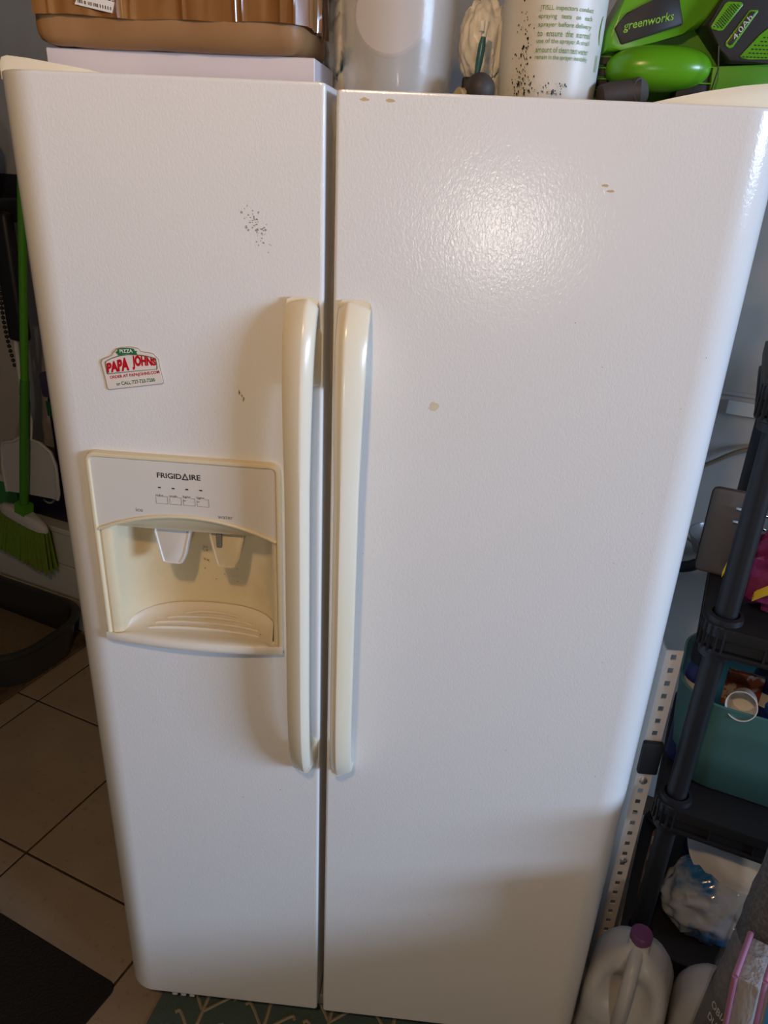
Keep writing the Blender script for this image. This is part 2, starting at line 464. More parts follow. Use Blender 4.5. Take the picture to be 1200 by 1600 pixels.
# handles: a bowed bar with a ridge towards the gap
def handle(x, mirror, parent):
    path = spline([(0, -.003, 1.448), (0, -.016, 1.446), (0, -.032, 1.424), (0, -.043, 1.385), (0, -.050, 1.325), (0, -.0525, 1.25), (0, -.053, 1.10),
                   (0, -.053, .95), (0, -.052, .86), (0, -.048, .80), (0, -.038, .752), (0, -.022, .722), (0, -.006, .712), (0, .0, .710)], 5)
    sec = [(-.0165, -.004), (-.0160, .001), (-.0125, .0045), (.0035, .0105), (.0060, .0108), (.0080, .0100), (.0150, .004), (.0165, .0005), (.0165, -.008), (.012, -.0115), (-.011, -.0115), (-.0155, -.009)]
    loops = []
    for i, p in enumerate(path):
        t = (path[min(i+1, len(path)-1)]-path[max(i-1, 0)]).normalized()
        o_ = Vector((0, -1, 0)) - t*t.dot(Vector((0, -1, 0))); o_.normalize()
        if t.z > -.3 and i < 8: o_ = o_
        k = 1.0 + .22*max(0, min(1, (p.z-1.22)/.2))
        if i == 0 or i == len(path)-1: k *= .72
        if i == 1: k *= .93
        loops.append([Vector((x + mirror*u*k, p.y, p.z)) + o_*v for u, v in sec])
    bm = B(); loft(bm, loops); h = obj('handle', bm, M['handle'], parent, 28, label='ivory plastic handle')
    return h
def mounts(x, mirror, parent):
    for z0, z1 in ((.712, .765), (1.345, 1.425)):
        bm = B(); xx = x + mirror*.010
        ol = rrect(xx-.013, xx+.013, z0, z1, .011)
        loft(bm, [[Vector((X, .001, Z)) for X, Z in ol], [Vector((xx+(X-xx)*.92, -.008, z0/2+z1/2+(Z-z0/2-z1/2)*.95)) for X, Z in ol],
                  [Vector((xx-mirror*.004+(X-xx)*.7, -.034, z0/2+z1/2+(Z-z0/2-z1/2)*.75)) for X, Z in ol]])
        obj('handle_mount', bm, M['handle'], parent, 40)
handle(-.0865, 1, fd); mounts(-.0865, 1, fd)
handle(-.0215, -1, rd); mounts(-.0215, -1, rd)

# hinge covers on top
def hinge(prof, y0, y1, label):
    bm = B(); top = prof; n = len(top)
    poly = top + [(top[-1][0], 1.683), (top[0][0], 1.683)]
    prism_xz(bm, poly, y0, y1, .0012, 2)
    obj('hinge_cover', bm, M['hinge'], fr, 40, label=label)
hinge([(-.4535, 1.700), (-.450, 1.7065), (-.443, 1.7085), (-.42, 1.7065), (-.38, 1.7015), (-.345, 1.697), (-.318, 1.692)], .035, .16, 'ivory hinge cover over the freezer door')
hinge([(.300, 1.688), (.325, 1.694), (.36, 1.7020), (.40, 1.7090), (.43, 1.7125), (.447, 1.713), (.453, 1.705)], .045, .16, 'ivory hinge cover over the refrigerator door')
bm = B(); box(bm, (-.425, .03, .028), (-.33, .115, .058), .004); box(bm, (-.41, .02, .040), (-.37, .06, .056), .003)
for i in range(3): box(bm, (-.365+i*.018, .012, .034), (-.354+i*.018, .05, .052), .002)
obj('bottom_hinge', bm, M['enamel_plain'], fr)
bm = B(); box(bm, (.33, .03, .028), (.425, .115, .056), .004); obj('bottom_hinge', bm, M['enamel_plain'], fr)
bm = B(); box(bm, (-.075, .03, .030), (-.036, .115, .058), .004); obj('centre_hinge', bm, M['gasket'], fr)

# marks on the doors
def patch(bm, x, z, r, y=-.0003, sx=1, sz=1, n=9):
    vs = [bm.verts.new((x+math.cos(2*math.pi*k/n)*r*sx*random.uniform(.6, 1.2), y, z+math.sin(2*math.pi*k/n)*r*sz*random.uniform(.6, 1.2))) for k in range(n)]
    bm.faces.new(vs)
bm = B()
for k in range(70):
    r_ = random.gauss(0, .006), random.gauss(0, .011); patch(bm, -.1445+r_[0]-r_[1]*.35, 1.537+r_[1], random.uniform(.0004, .0016), sx=random.uniform(.5, 1.3), sz=random.uniform(.5, 1.3), n=7)
tag(obj('scuff_mark', bm, M['scuff'], fd, label='cluster of fine dark grey scuffs'), kind='stuff')
bm = B()
for k in range(8): patch(bm, -.1715+k*.0007+random.gauss(0, .0007), 1.334-k*.0018, .0021, sx=.7)
obj('stain', bm, M['stain_pale'], fd, label='small tan drip stain')
bm = B()
for k in range(6): patch(bm, -.4095+k*.0022, .7415+random.gauss(0, .0003), .0018, y=.010-.0018*k if k < 5 else -.0003, sz=.6)
bm.free()
for (x, z, r, n) in ((-.0175, 1.6769, .0012, 6), (.0109, 1.6768, .0012, 6), (.2580, 1.6015, .0010, 7), (.2650, 1.5960, .0009, 4), (.0838, 1.3302, .0030, 7)):
    bm = B()
    patch(bm, x, z, r*2.2, sx=2.2 if r < .002 else 1, sz=.7 if r < .0017 else 1.1, n=14)
    obj('stain', bm, M['stain'] if r < .002 else M['stain_pale'], rd)
bm = B()
for k in range(26): patch(bm, random.uniform(-.03, .42), random.uniform(.3, 1.65), random.uniform(.0004, .0009))
for k in range(6): patch(bm, -.3+random.uniform(-.1, .2), random.uniform(.1, .8), random.uniform(.0006, .0011))
tag(obj('dirt_speck', bm, M['scuff'], rd), kind='stuff')

# dispenser
HY = -.011
dh = None
def loop_rr(ins, y, r):
    return [Vector((x, y, z)) for x, z in rrect(DX0+ins, DX1-ins, DZ0+ins, DZ1-ins, [max(.001, .006-ins), max(.001, .006-ins), max(.002, r-ins), max(.002, r-ins)])]
bm = B()
loft(bm, [loop_rr(.0, .0015, .014), loop_rr(.0, HY+.004, .014), loop_rr(.0012, HY+.001, .014), loop_rr(.0035, HY, .014), loop_rr(.006, HY+.0005, .014), loop_rr(.0078, HY+.003, .014), loop_rr(.008, -.002, .014)], True, False, False)
dh = obj('dispenser_housing', bm, M['cream'], fr, 40, label='yellowed cream dispenser surround')
IX0, IX1 = DX0+.0075, DX1-.0075
XC = (IX0+IX1)/2; ARCH0, ARCH1 = 1.118, 1.147
def arch(x): 
    t = (x-XC)/((IX1-IX0)/2); return ARCH0 + (ARCH1-ARCH0)*(1-t*t)
NA = 28
xs = [IX0+(IX1-IX0)*k/NA for k in range(NA+1)]
poly = [(x, arch(x)+.0015) for x in xs] + [(IX1, DZ1-.012), (IX1-.002, DZ1-.009), (IX1-.006, DZ1-.0075), (IX0+.006, DZ1-.0075), (IX0+.002, DZ1-.009), (IX0, DZ1-.012)]
bm = B(); prism_xz(bm, poly, HY+.0028, .02); obj('control_panel', bm, M['panel'], dh, label='off-white control panel with printed buttons')
bm = B(); tube(bm, [(x, HY+.0025, arch(x)+.0005) for x in xs], .0030, 8); obj('arch_trim', bm, M['cream'], dh, 50)
# brow that slopes back from the arch to the cavity
bm = B(); CT = 1.1165
rows = []
for s in range(7):
    t = s/6
    rows.append([Vector((x, HY+.003 + (.020)*t**1.3, arch(x) + (CT-arch(x))*t)) for x in xs])
rows.append([Vector((x, HY+.0240, CT-.0022)) for x in xs]); rows.append([Vector((x, HY+.0275, CT-.0022)) for x in xs]); rows.append([Vector((x, HY+.0280, CT+.002)) for x in xs])
loft(bm, rows, False); obj('brow', bm, M['cream'], dh, 50)
# cavity: curved back wall with a pillar each side
CA, CB_, CXC = .116, .086, -.2515
plan = [(IX0, -.003), (IX0+.001, -.0065), (IX0+.004, -.008), (IX0+.012, -.0075), (IX0+.0165, -.005), (IX0+.018, .004)]
for k in range(1, 32):
    a = math.pi - math.pi*k/32; e = .82
    plan.append((CXC + CA*math.copysign(abs(math.cos(a))**e, math.cos(a)), .006 + CB_*math.sin(a)**e))
plan += [(IX1-.0085, .004), (IX1-.0075, -.004), (IX1-.004, -.007), (IX1-.001, -.006), (IX1, -.003)]
bm = B(); loft(bm, [[Vector((x, y, z)) for x, y in plan] for z in (.932, .97, 1.02, 1.07, 1.121)], False)
obj('cavity', bm, M['cream_cav'], dh, 30, label='cream dispenser recess with curved back and brown water stains')
bm = B(); vs = [bm.verts.new((x, y, 1.1183)) for x, y in plan if y > .014]; bm.faces.new(vs); obj('cavity_ceiling', bm, M['cream'], dh)
# drip tray
def fronty(x):
    t = (x-(DX0+DX1)/2)/((DX1-DX0)/2); return -.012-.012*(1-t*t)
NX = 30
fx = [DX0+(DX1-DX0)*k/NX for k in range(NX+1)]
bk = []
for x in fx:
    t = (x-CXC)/CA
    bk.append(.006 + CB_*max(0, 1-abs(t)**2.44)**.41*.98 if abs(t) < 1 else .001)
bm = B()
rows = []
for (f_, z) in ((0, .9275), (.0, .934), (.02, .9400), (.05, .9425), (.12, .9430), (.20, .9415), (.28, .9395), (.5, .9390), (.78, .9390), (.90, .9420), (1.0, .9455)):
    rows.append([Vector((x, fronty(x)*(1 if f_ > 0 or z > .93 else .86) + (b-fronty(x))*f_, z if b > .004 or f_ < .1 else min(z, .9425))) for x, b in zip(fx, bk)])
rows.insert(0, [Vector((x, .001, .9272)) for x in fx])
loft(bm, rows, False)
for (yy, half) in ((.014, .088), (.030, .082), (.046, .068), (.062, .045)):
    pts = [(CXC+.005+half*(2*k/14-1), yy + .006*(1-(2*k/14-1)**2), .9392+.0028*(1-abs(2*k/14-1)**4)-.0012) for k in range(15)]
    tube(bm, pts, .0028, 6)
obj('drip_tray', bm, M['tray'], dh, 50, label='ivory drip tray with raised curved ribs')
bm = B(); patch(bm, -.158, 0, .0013, n=7)
for v in bm.verts: v.co = Vector((v.co.x, .018+v.co.z, .9412))
obj('dirt_speck', bm, M['ink'], dh)
# paddles
def paddle(cx, wt, wb, zt, zb, y, tilt, m_, label):
    ol = [(cx-wt/2, zt), (cx-wt/2+.001, zt-.018), (cx-wb/2-.003, zb+.010), (cx-wb/2, zb+.001), (cx-wb/2+.003, zb), (cx+wb/2-.003, zb), (cx+wb/2, zb+.001), (cx+wb/2+.006, zb+.014), (cx+wt/2-.001, zt-.018), (cx+wt/2, zt)]
    Mx = T(cx, y, zt) @ RX(tilt) @ T(-cx, 0, -zt)
    bm = B(); prism_xz(bm, ol, -.005, .005, .002, 2, Mx)
    zc = (zt+zb)/2
    ins = [(cx+(x-cx)*.74, zc+(z-zc)*.80+.003) for x, z in ol]
    # raised rim
    n = len(ol)
    rim = [Vector((x, -.0052, z)) for x, z in [(cx+(x-cx)*.93, zc+(z-zc)*.95) for x, z in ol]]
    tube(bm, [Mx @ p for p in rim], .0018, 6)
    return obj('paddle', bm, m_, dh, 40, label=label)
paddle(-.287, .056, .028, 1.122, 1.056, .030, -10, M['paddle'], 'white ice paddle')
paddle(-.2055, .054, .026, 1.122, 1.056, .030, -10, M['cream'], 'cream water paddle')
bm = B(); box(bm, (-.220, .016, 1.089), (-.2115, .024, 1.112), .0015); obj('nozzle', bm, M['gasket'], dh, label='grey water nozzle')
bm = B()
for k in range(16):
    zz = random.gauss(1.030, .014); patch(bm, -.262+random.gauss(0, .003)*(1 if zz < 1.03 else .6), zz, random.uniform(.0006, .0022), y=.0905)
for k in range(12): patch(bm, -.215+random.gauss(0, .028), .996+random.gauss(0, .006), random.uniform(.0005, .0012), y=.0885, sx=2)
obj('water_stain', bm, mat('brown_stain', (.52, .40, .23), .5), dh, label='brown drip stains on the recess wall')

# printing on the control panel
PY = HY+.0026
def put_text(s, w_, h_, x, z, y, m_, parent, name, bold=0, rot=0, ext=.00015, spacing=1):
    bm = textbm(s, w_, h_, bold, ext, spacing); place(bm, T(x, y, z) @ RY(-rot))
    return obj(name, bm, m_, parent)
put_text('FRIGID', .0345, .0080, -.2727, 1.2090, PY, M['ink'], dh, 'lettering', .018)
tri = [(-.2540, 1.2050), (-.2463, 1.2050), (-.2501, 1.2132)]
bm = B()
for a_, b_ in zip(tri, tri[1:]+tri[:1]):
    d_ = (Vector(b_)-Vector(a_)).normalized()*.0006
    tube(bm, [(a_[0]-d_.x, PY, a_[1]-d_.y), (b_[0]+d_.x, PY, b_[1]+d_.y)], .00075, 6)
obj('lettering', bm, M['ink'], dh)
put_text('IRE', .0155, .0080, -.2365, 1.2092, PY, M['ink'], dh, 'lettering', .018)
for k, (x, s) in enumerate(((-.2880, 'cube'), (-.2684, 'crush'), (-.2490, 'light'), (-.2294, 'light'))):
    bm = B(); box(bm, (x-.002, PY-.0004, 1.1895), (x+.002, PY+.0004, 1.1911)); obj('indicator', bm, M['dark'], dh)
    z0, z1 = 1.1655, 1.1770
    bm = B(); t_ = .00045
    x0, x1 = x-.0065, x+.0105
    for lo, hi in (((x0, z0), (x1, z0+t_)), ((x0, z0), (x0+t_, z1-.002)), ((x1-t_, z0), (x1, z1)), ((x0+.011, z1-t_), (x1, z1))):
        box(bm, (lo[0], PY-.0001, lo[1]), (hi[0], PY+.0004, hi[1]))
    obj('button', bm, M['ink_soft'], dh)
    put_text(s, .0110, .0040, x-.0010, 1.1785, PY, M['ink_soft'], dh, 'lettering', .012)
    if k > 1: put_text('on' if k == 2 else 'off', .0035, .0018, x-.0045, 1.1728, PY, M['ink_soft'], dh, 'lettering')
put_text('ice', .0100, .0058, -.3200, 1.1535, PY, M['ink_soft'], dh, 'lettering')
put_text('water', .0215, .0048, -.1965, 1.1515, PY, M['ink_soft'], dh, 'lettering')

# ------------------------------------------------------------------ magnet
mg = thing('fridge_magnet', (-.312, -.0002, 1.324), 'white pizza magnet with red and green print stuck on the freezer door', 'magnet')
ol = [(-.3551,1.3605),(-.3531,1.3646),(-.3383,1.3709),(-.3369,1.3749),(-.3314,1.3801),(-.3230,1.3826),(-.3141,1.3836),(-.3080,1.3832),(-.3024,1.3820),(-.2993,1.3783),(-.2900,1.3778),(-.2832,1.3764),(-.2768,1.3695),(-.2757,1.3597),(-.2722,1.3410),(-.2725,1.3385),(-.2741,1.3369),(-.3477,1.3238),(-.3495,1.3243),(-.3500,1.3262),(-.3511,1.3378)]
bm = B(); prism_xz(bm, ol, -.0016, -.0002); obj('backing', bm, M['magnet_rim'], mg)
cx_, cz_ = -.313, 1.352
bm = B(); prism_xz(bm, [(cx_+(x-cx_)*.975, cz_+(z-cz_)*.965) for x, z in ol], -.0022, -.0008, .0004, 1); obj('face', bm, M['magnet'], mg)
fr_ = [(-.3492,1.3589),(-.3485,1.3622),(-.3400,1.3672),(-.3283,1.3716),(-.3170,1.3738),(-.3062,1.3743),(-.2930,1.3735),(-.2807,1.3712),(-.2796,1.3700),(-.2786,1.3590),(-.2792,1.3562),(-.3130,1.3509),(-.3473,1.3451),(-.3480,1.3462)]
bm = B(); prism_xz(bm, fr_, -.0025, -.0015); obj('emblem_frame', bm, M['frame_green'], mg)
fcx, fcz = -.3138, 1.3605
bm = B(); prism_xz(bm, [(fcx+(x-fcx)*.955, fcz+(z-fcz)*.90) for x, z in fr_], -.0027, -.0015); obj('emblem_field', bm, M['magnet'], mg)
def arched(s, u0, u1, hfun, bold):
    """text laid on the magnet's tilted baseline with letters growing to the middle"""
    bm = textbm(s, 1, 1, bold, 0)
    for v in bm.verts:
        u = v.co.x+.5; h = hfun(u); x = u0 + (u1-u0)*u
        base = 1.3462 + (x+.3465)*math.tan(math.radians(10.0))
        v.co = Vector((x, -.00285, base + .0011 + (v.co.z+.5)*h))
    return bm
obj('lettering', arched('PAPA', -.3470, -.3165, lambda u: .0125+.0060*u, .062), M['red'], mg)
obj('lettering', arched('JOHNS', -.3120, -.2800, lambda u: .0190-.0085*u*u, .062), M['red'], mg)
rb = [(-.3325,1.3745),(-.3310,1.3772),(-.3298,1.3768),(-.3300,1.3800),(-.3220,1.3815),(-.3140,1.3820),(-.3080,1.3815),(-.3072,1.3788),(-.3040,1.3790),(-.3050,1.3765),(-.3042,1.3745),(-.3170,1.3742),(-.3300,1.3715),(-.3303,1.3738)]
bm = B(); prism_xz(bm, rb, -.0030, -.0015); obj('ribbon', bm, M['green_print'], mg)
def mtext(s, w_, h_, x, z, m_, bold=0, rot=10): put_text(s, w_, h_, x, z, -.0022, m_, mg, 'lettering', bold, rot, .0001)
bm = textbm('PIZZA', .0175, .0046, .02, .0001); place(bm, T(-.3186, -.00305, 1.3778) @ RY(-5)); obj('lettering', bm, M['white_print'], mg)
mtext('ORDER AT PAPAJOHNS.COM', .0690, .0052, -.3105, 1.3465, M['red'], .035)
mtext('or CALL 727-733-7200', .0540, .0050, -.3100, 1.3375, M['green_print'], .025)

# ------------------------------------------------------------------ things on top of the refrigerator
TOP = 1.680
lb = thing('flat_box', (-.27, .22, TOP), 'pale lavender flat carton lying under the brown taped box', 'box')
bm = B(); box(bm, (-.4485, .150, TOP), (-.1005, .305, TOP+.0395), .0012, 1); obj('base', bm, M['lavender'], lb)
bm = B(); box(bm, (-.4500, .1485, TOP+.020), (-.0990, .3065, TOP+.0490), .0012, 1); obj('lid', bm, M['lavender'], lb)
lz = TOP+.0490

def taped_box():
    t = thing('cardboard_box', (-.28, .21, lz), 'brown cardboard parcel wrapped in glossy packing tape on top of the lavender carton', 'box')
    bm = B(); vs = box(bm, (-.4560, .125, lz), (-.1100, .31, lz+.235))
    bmesh.ops.subdivide_edges(bm, edges=bm.edges[:], cuts=22, use_grid_fill=True)
    lo = Vector((-.4560, .125, lz)); hi = Vector((-.1100, .31, lz+.235)); c = (lo+hi)/2; hs = (hi-lo)/2; r = .022
    for v in bm.verts:
        d = v.co-c; q = Vector([max(-hs[i]+r, min(hs[i]-r, d[i])) for i in range(3)]); e = d-q
        if e.length > 1e-6: d = q+e.normalized()*min(r, e.length) if e.length > r else q+e
        k = noise.noise(v.co*Vector((55, 20, 12)))*.0022 + noise.noise(v.co*14)*.0035
        n_ = Vector([max(0, abs(d[i])-hs[i]*.9)*math.copysign(1, d[i]) for i in range(3)])
        if n_.length > 0: d = d + n_.normalized()*k
        v.co = c+d
        if v.co.z < lz: v.co.z = lz
    o = obj('carton', bm, M['cardboard'], t, 50)
    # tape band round the upper part of the front and over the seam
    def band(z0, z1, m_, name, off, label=None):
        cr = [(random.uniform(0, .48), random.uniform(-.06, .06), random.uniform(.0016, .0036)) for _ in range(17)]
        bm = B(); NXb, NZb = 240, 12; rows = []
        for j in range(NZb+1):
            z = z0+(z1-z0)*j/NZb; row = []
            for i in range(NXb+1):
                u = i/NXb*(.352+.14) ; 
                if u < .330: x, y = -.4560+.010+u, .125
                elif u < .352: a = (u-.330)/.022*math.pi/2; x, y = -.1100-.018+.018*math.sin(a), .125+.018-.018*math.cos(a)
                else: x, y = -.1100, .143+(u-.352)
                wv = noise.noise(Vector((u*46, z*6, 3)))*.0050 + noise.noise(Vector((u*30, z*25, 9)))*.0018
                for cu_, tl_, am_ in cr: wv += am_*math.exp(-((u-cu_-tl_*(z-lz-.1))/.0022)**2)
                nx = 0 if u < .341 else 1
                row.append(Vector((x+(off+wv)*nx, y-(off+wv)*(1-nx), z + (.003*noise.noise(Vector((u*12, 0, 0))) if j in (0, NZb) else 0))))
            rows.append(row)
        loft(bm, rows, False); obj(name, bm, m_, t, 60, label=label)
    band(lz+.032, lz+.19, M['tape'], 'packing_tape', .0045, 'glossy darker brown packing tape')
    bm = B(); rows = []
    c4 = [Vector((-.3905, 0, 1.7725)), Vector((-.3445, 0, 1.7645)), Vector((-.3370, 0, 1.7810)), Vector((-.330, 0, 1.800)), Vector((-.374, 0, 1.806)), Vector((-.3830, 0, 1.786))]
    f_ = [bm.verts.new((p.x, .1165, p.z)) for p in c4]; g_ = [bm.verts.new((p.x, .1180, p.z)) for p in c4]
    bm.faces.new(f_); bm.faces.new(g_[::-1])
    for i in range(6): bm.faces.new((f_[i], g_[i], g_[(i+1) % 6], f_[(i+1) % 6]))
    lab = obj('shipping_label', bm, M['label_paper'], t, label='white shipping label')
    bm = B()
    for i in range(26):
        if random.random() < .75:
            x = -.386+i*.0016; zz = 1.7742-(i*.0016)*.17
            box(bm, (x, .1161, zz), (x+random.choice((.0006, .001)), .1166, zz+.0035))
    for k in range(3):
        for i in range(10):
            x = -.381+i*.0042; zz = 1.783+k*.0035-(x+.381)*.17
            box(bm, (x, .1161, zz), (x+.003, .1166, zz+.0010))
    obj('label_print', bm, M['ink'], lab)
taped_box()

# shopping bag and teal bottle behind
bm = B(); blob(bm, (-.100, .385, TOP+.066), (.050, .065, .085), .30, 2.6, 5, 3, True, TOP, .45)
tag(obj('shopping_bag', bm, M['shop_bag'], None, 50, loc=(-.100, .385, TOP)), 'crumpled pale shopping bag with dark teal print between parcel and milky jar', 'bag')
tb = thing('teal_bottle', (-.150, .50, TOP), 'translucent teal bottle behind the parcel above the shopping bag', 'bottle')
bm = B(); lathe(bm, [(.030, TOP+.0), (.031, TOP+.004), (.031, TOP+.11), (.028, TOP+.116), (.031, TOP+.122), (.031, TOP+.150), (.028, TOP+.156), (.031, TOP+.162), (.031, TOP+.19), (.014, TOP+.22), (.014, TOP+.24)], 24, T(-.150, .50, 0)); obj('bottle_body', bm, M['teal_bottle'], tb, 50)
bm = B(); lathe(bm, [(.017, TOP+.235), (.017, TOP+.26)], 20, T(-.150, .50, 0)); obj('cap', bm, M['pool_white'], tb, 40)

# milky jar
jr = thing('plastic_jar', (.0, .22, TOP), 'tall milky translucent plastic jar with a beige pad inside', 'jar')
JX, JY = .0005, .225
bm = B(); lathe(bm, [(.066, TOP), (.0705, TOP+.003), (.0715, TOP+.01), (.077, TOP+.13), (.080, TOP+.20), (.080, TOP+.26), (.077, TOP+.26), (.074, TOP+.13), (.068, TOP+.008), (.0, TOP+.006)], 48, T(JX, JY, 0), cap=False); obj('jar_wall', bm, M['tub_clear'], jr, 50)
bm = B(); lathe(bm, [(.083, TOP+.255), (.085, TOP+.258), (.085, TOP+.275), (.080, TOP+.28)], 40, T(JX, JY, 0)); obj('lid', bm, M['pool_white'], jr, 40)
pd = B(); lathe(pd, [(.044, 0), (.047, .004), (.047, .020), (.044, .024)], 36, T(-.010, JY-.004, TOP+.104) @ RX(86)); o = obj('beige_pad', pd, M['disc'], None, 40, loc=(-.011, JY-.03, TOP+.1))
tag(o, 'round beige pad standing inside the milky jar', 'pad')

# crumpled white bag, knob, toothbrush
bm = B(); blob(bm, (.114, .270, TOP+.086), (.034, .040, .052), .20, 2.6, 5, 5, True, None, .35)
blob(bm, (.126, .285, TOP+.045), (.027, .032, .054), .20, 2.6, 5, 8, True, TOP, .35)
tag(obj('plastic_bag', bm, M['bag_white'], None, 50, loc=(.10, .26, TOP)), 'crumpled thin white plastic bag between milky jar and sprayer tank', 'bag')
kb = thing('rubber_plunger', (.111, .15, TOP), 'dark brown rubber ball knob in front of the crumpled white bag', 'knob')
bm = B(); bmesh.ops.create_uvsphere(bm, u_segments=24, v_segments=16, radius=.0185); place(bm, T(.1115, .150, TOP+.0225)); obj('ball', bm, M['nozzle'], kb, 60)
bm = B(); lathe(bm, [(.014, TOP), (.014, TOP+.006)], 18, T(.1115, .150, 0)); obj('collar', bm, M['dark'], kb, 40)
tbp = [Vector((.1035, .178, TOP+.002)), Vector((.107, .181, TOP+.045)), Vector((.111, .184, TOP+.083)), Vector((.1135, .185, TOP+.10))]
tbr = thing('toothbrush', tbp[0], 'teal and white toothbrush leaning on the crumpled bag', 'toothbrush')
bm = B(); tube(bm, spline(tbp[:3], 4), [.0035]*5+[.0045]*3+[.003], 8); obj('brush_handle', bm, mat('teal_brush', (.03, .14, .17), .3), tbr, 50)
bm = B(); tube(bm, tbp[2:], .0035, 8); box(bm, (.105, .176, TOP+.088), (.111, .182, TOP+.10), .001); obj('brush_head', bm, M['pool_white'], tbr, 50)
bm = B(); blob(bm, (.088, .155, TOP+.012), (.012, .016, .012), .3, 2, 3, 11, False, TOP)
tag(obj('paper_scrap', bm, mat('yellowed_paper', (.42, .36, .22), .8), None, 60, loc=(.092, .2, TOP)), 'yellowed crumpled paper scrap at the foot of the milky jar', 'paper')
bx = B(); box(bx, (.088, .200, TOP), (.108, .222, TOP+.040), .003)
tag(obj('small_black_box', bx, M['dark'], None, loc=(.09, .24, TOP)), 'small black case under the crumpled white bag', 'case')

# sprayer tank
sp = thing('sprayer_tank', (.196, .185, TOP), 'white sprayer tank with green printed test notice and black specks', 'sprayer')
SX, SY, SR = .1965, .1850, .0625
bm = B(); lathe(bm, [(.050, TOP), (.0585, TOP+.002), (.0605, TOP+.008), (SR-.001, TOP+.02), (SR, TOP+.05), (SR+.0015, TOP+.12), (SR+.0015, TOP+.17), (.05, TOP+.20), (.03, TOP+.215), (.03, TOP+.235)], 56, T(SX, SY, 0)); obj('tank', bm, M['sprayer'], sp, 50)
bm = B(); lathe(bm, [(.034, TOP+.225), (.034, TOP+.255), (.012, TOP+.26), (.012, TOP+.31), (.03, TOP+.315), (.03, TOP+.33)], 24, T(SX, SY, 0)); obj('pump', bm, M['lime_dk'], sp, 40)
def around(bm, xc, zc, r):
    """wrap flat lettering about the tank"""
    for v in bm.verts:
        a = (v.co.x+xc-SX)/r; rr_ = r - v.co.y
        v.co = Vector((SX+rr_*math.sin(a), SY-rr_*math.cos(a), v.co.z+zc))
    return bm
rowsT = ['JTISLL inspectors conduct', 'spraying   tests   on   each', 'sprayer before delivery', 'to  ensure  the  normal', 'use of the sprayer A small', 'amount of clean test water', 'remain in the sprayer inevitably']
for k, s in enumerate(rowsT):
    z = 1.7868 - k*.00835
    bm = textbm(s, .068, .0062, .004, 0); around(bm, SX+.0105, z, SR+.0016); obj('lettering', bm, M['spray_ink'], sp)
bm = textbm('(', .006, .03, .01, 0); around(bm, SX+.066, 1.77, SR+.0016); obj('lettering', bm, M['spray_ink'], sp)
bm = textbm('lll', .004, .018, .01, 0); around(bm, SX+.066, 1.735, SR+.0016); obj('lettering', bm, M['spray_ink'], sp)
bm = B()
for k in range(150):
    a = random.gauss(-.62, .12) if k % 3 else random.uniform(-.8, .3); z = TOP+.02+abs(random.gauss(0, .045)) if k % 3 else TOP+.018+abs(random.gauss(0, .008))
    rr_ = SR+.0018; s = random.uniform(.0003, .0012)*(1.6 if random.random() < .12 else 1)
    x_ = Vector((math.cos(a), math.sin(a), 0)); p_ = Vector((SX+rr_*math.sin(a), SY-rr_*math.cos(a), z))
    n = 6; vs = [bm.verts.new(p_ + x_*s*math.cos(2*math.pi*q/n)*random.uniform(.5, 1.3) + Vector((0, 0, s*1.3*math.sin(2*math.pi*q/n)*random.uniform(.5, 1.3)))) for q in range(n)]
    bm.faces.new(vs)
tag(obj('black_specks', bm, M['dark'], sp), kind='stuff')

# leaf blower
bl = thing('leaf_blower', (.37, .24, TOP), 'lime green and black cordless leaf blower with battery lying at the right end', 'leaf blower')
body = [(.2930,1.8335),(.2815,1.8101),(.2633,1.7731),(.2638,1.7507),(.2857,1.7552),(.3246,1.7649),(.3587,1.7753),(.3879,1.7863),(.4013,1.8101),(.4076,1.8367),(.40,1.88),(.33,1.89)]
bm = B(); prism_xz(bm, body, .190, .30, .010, 4); obj('housing', bm, M['lime'], bl, 40)
bm = B(); prism_xz(bm, [(.2633,1.7731),(.2580,1.7500),(.2590,1.690),(.46,1.690),(.46,1.80),(.3879,1.7900),(.3587,1.7780),(.3246,1.7680)], .212, .32, .006, 3); obj('lower_housing', bm, M['lime_dk'], bl, 40)
pn = [(.2732,1.7779),(.2790,1.7868),(.2854,1.7945),(.3000,1.8020),(.3170,1.8088),(.3272,1.8196),(.3415,1.8200),(.3467,1.8097),(.3555,1.7869),(.3540,1.7840),(.3433,1.7802),(.2860,1.7613),(.2835,1.7620)]
bm = B(); prism_xz(bm, pn, .1865, .195, .0015, 2); obj('badge_panel', bm, M['tool_black'], bl, 40, label='black badge panel')
bm = textbm('greenworks', .060, .0125, .012, .0002)
for v in bm.verts: v.co.x += v.co.z*.22
place(bm, T(.3135, .1863, 1.7856) @ RY(-12.5)); obj('lettering', bm, M['lime_text'], bl)
# motor dome: horizontal capsule
bm = B(); rr = bmesh.ops.create_uvsphere(bm, u_segments=40, v_segments=24, radius=1)
for v in rr['verts']:
    p = v.co; ex = .78
    x = math.copysign(abs(p.x)**ex, p.x)*.066; z = math.copysign(abs(p.z)**.9, p.z)*.0268; y = p.y*.040
    v.co = Vector((.3365+x, .195+y, 1.7362+z+x*.02))
obj('motor_dome', bm, M['lime'], bl, 60)
bm = B(); tube(bm, [(.3975, .158, 1.712), (.4000, .155, 1.735), (.3960, .158, 1.760)], .0009, 6); obj('dome_seam', bm, M['tool_black'], bl)
for k in range(4):
    z = 1.7500-k*.0125
    bm = B(); box(bm, (.259, .205, z-.009), (.292, .216, z-.0015)); obj('vent_slot', bm, M['tool_black'], bl)
    bm = B(); box(bm, (.258, .203, z-.0018), (.296, .216, z), .0004, 1); obj('vent_fin', bm, M['lime'], bl)
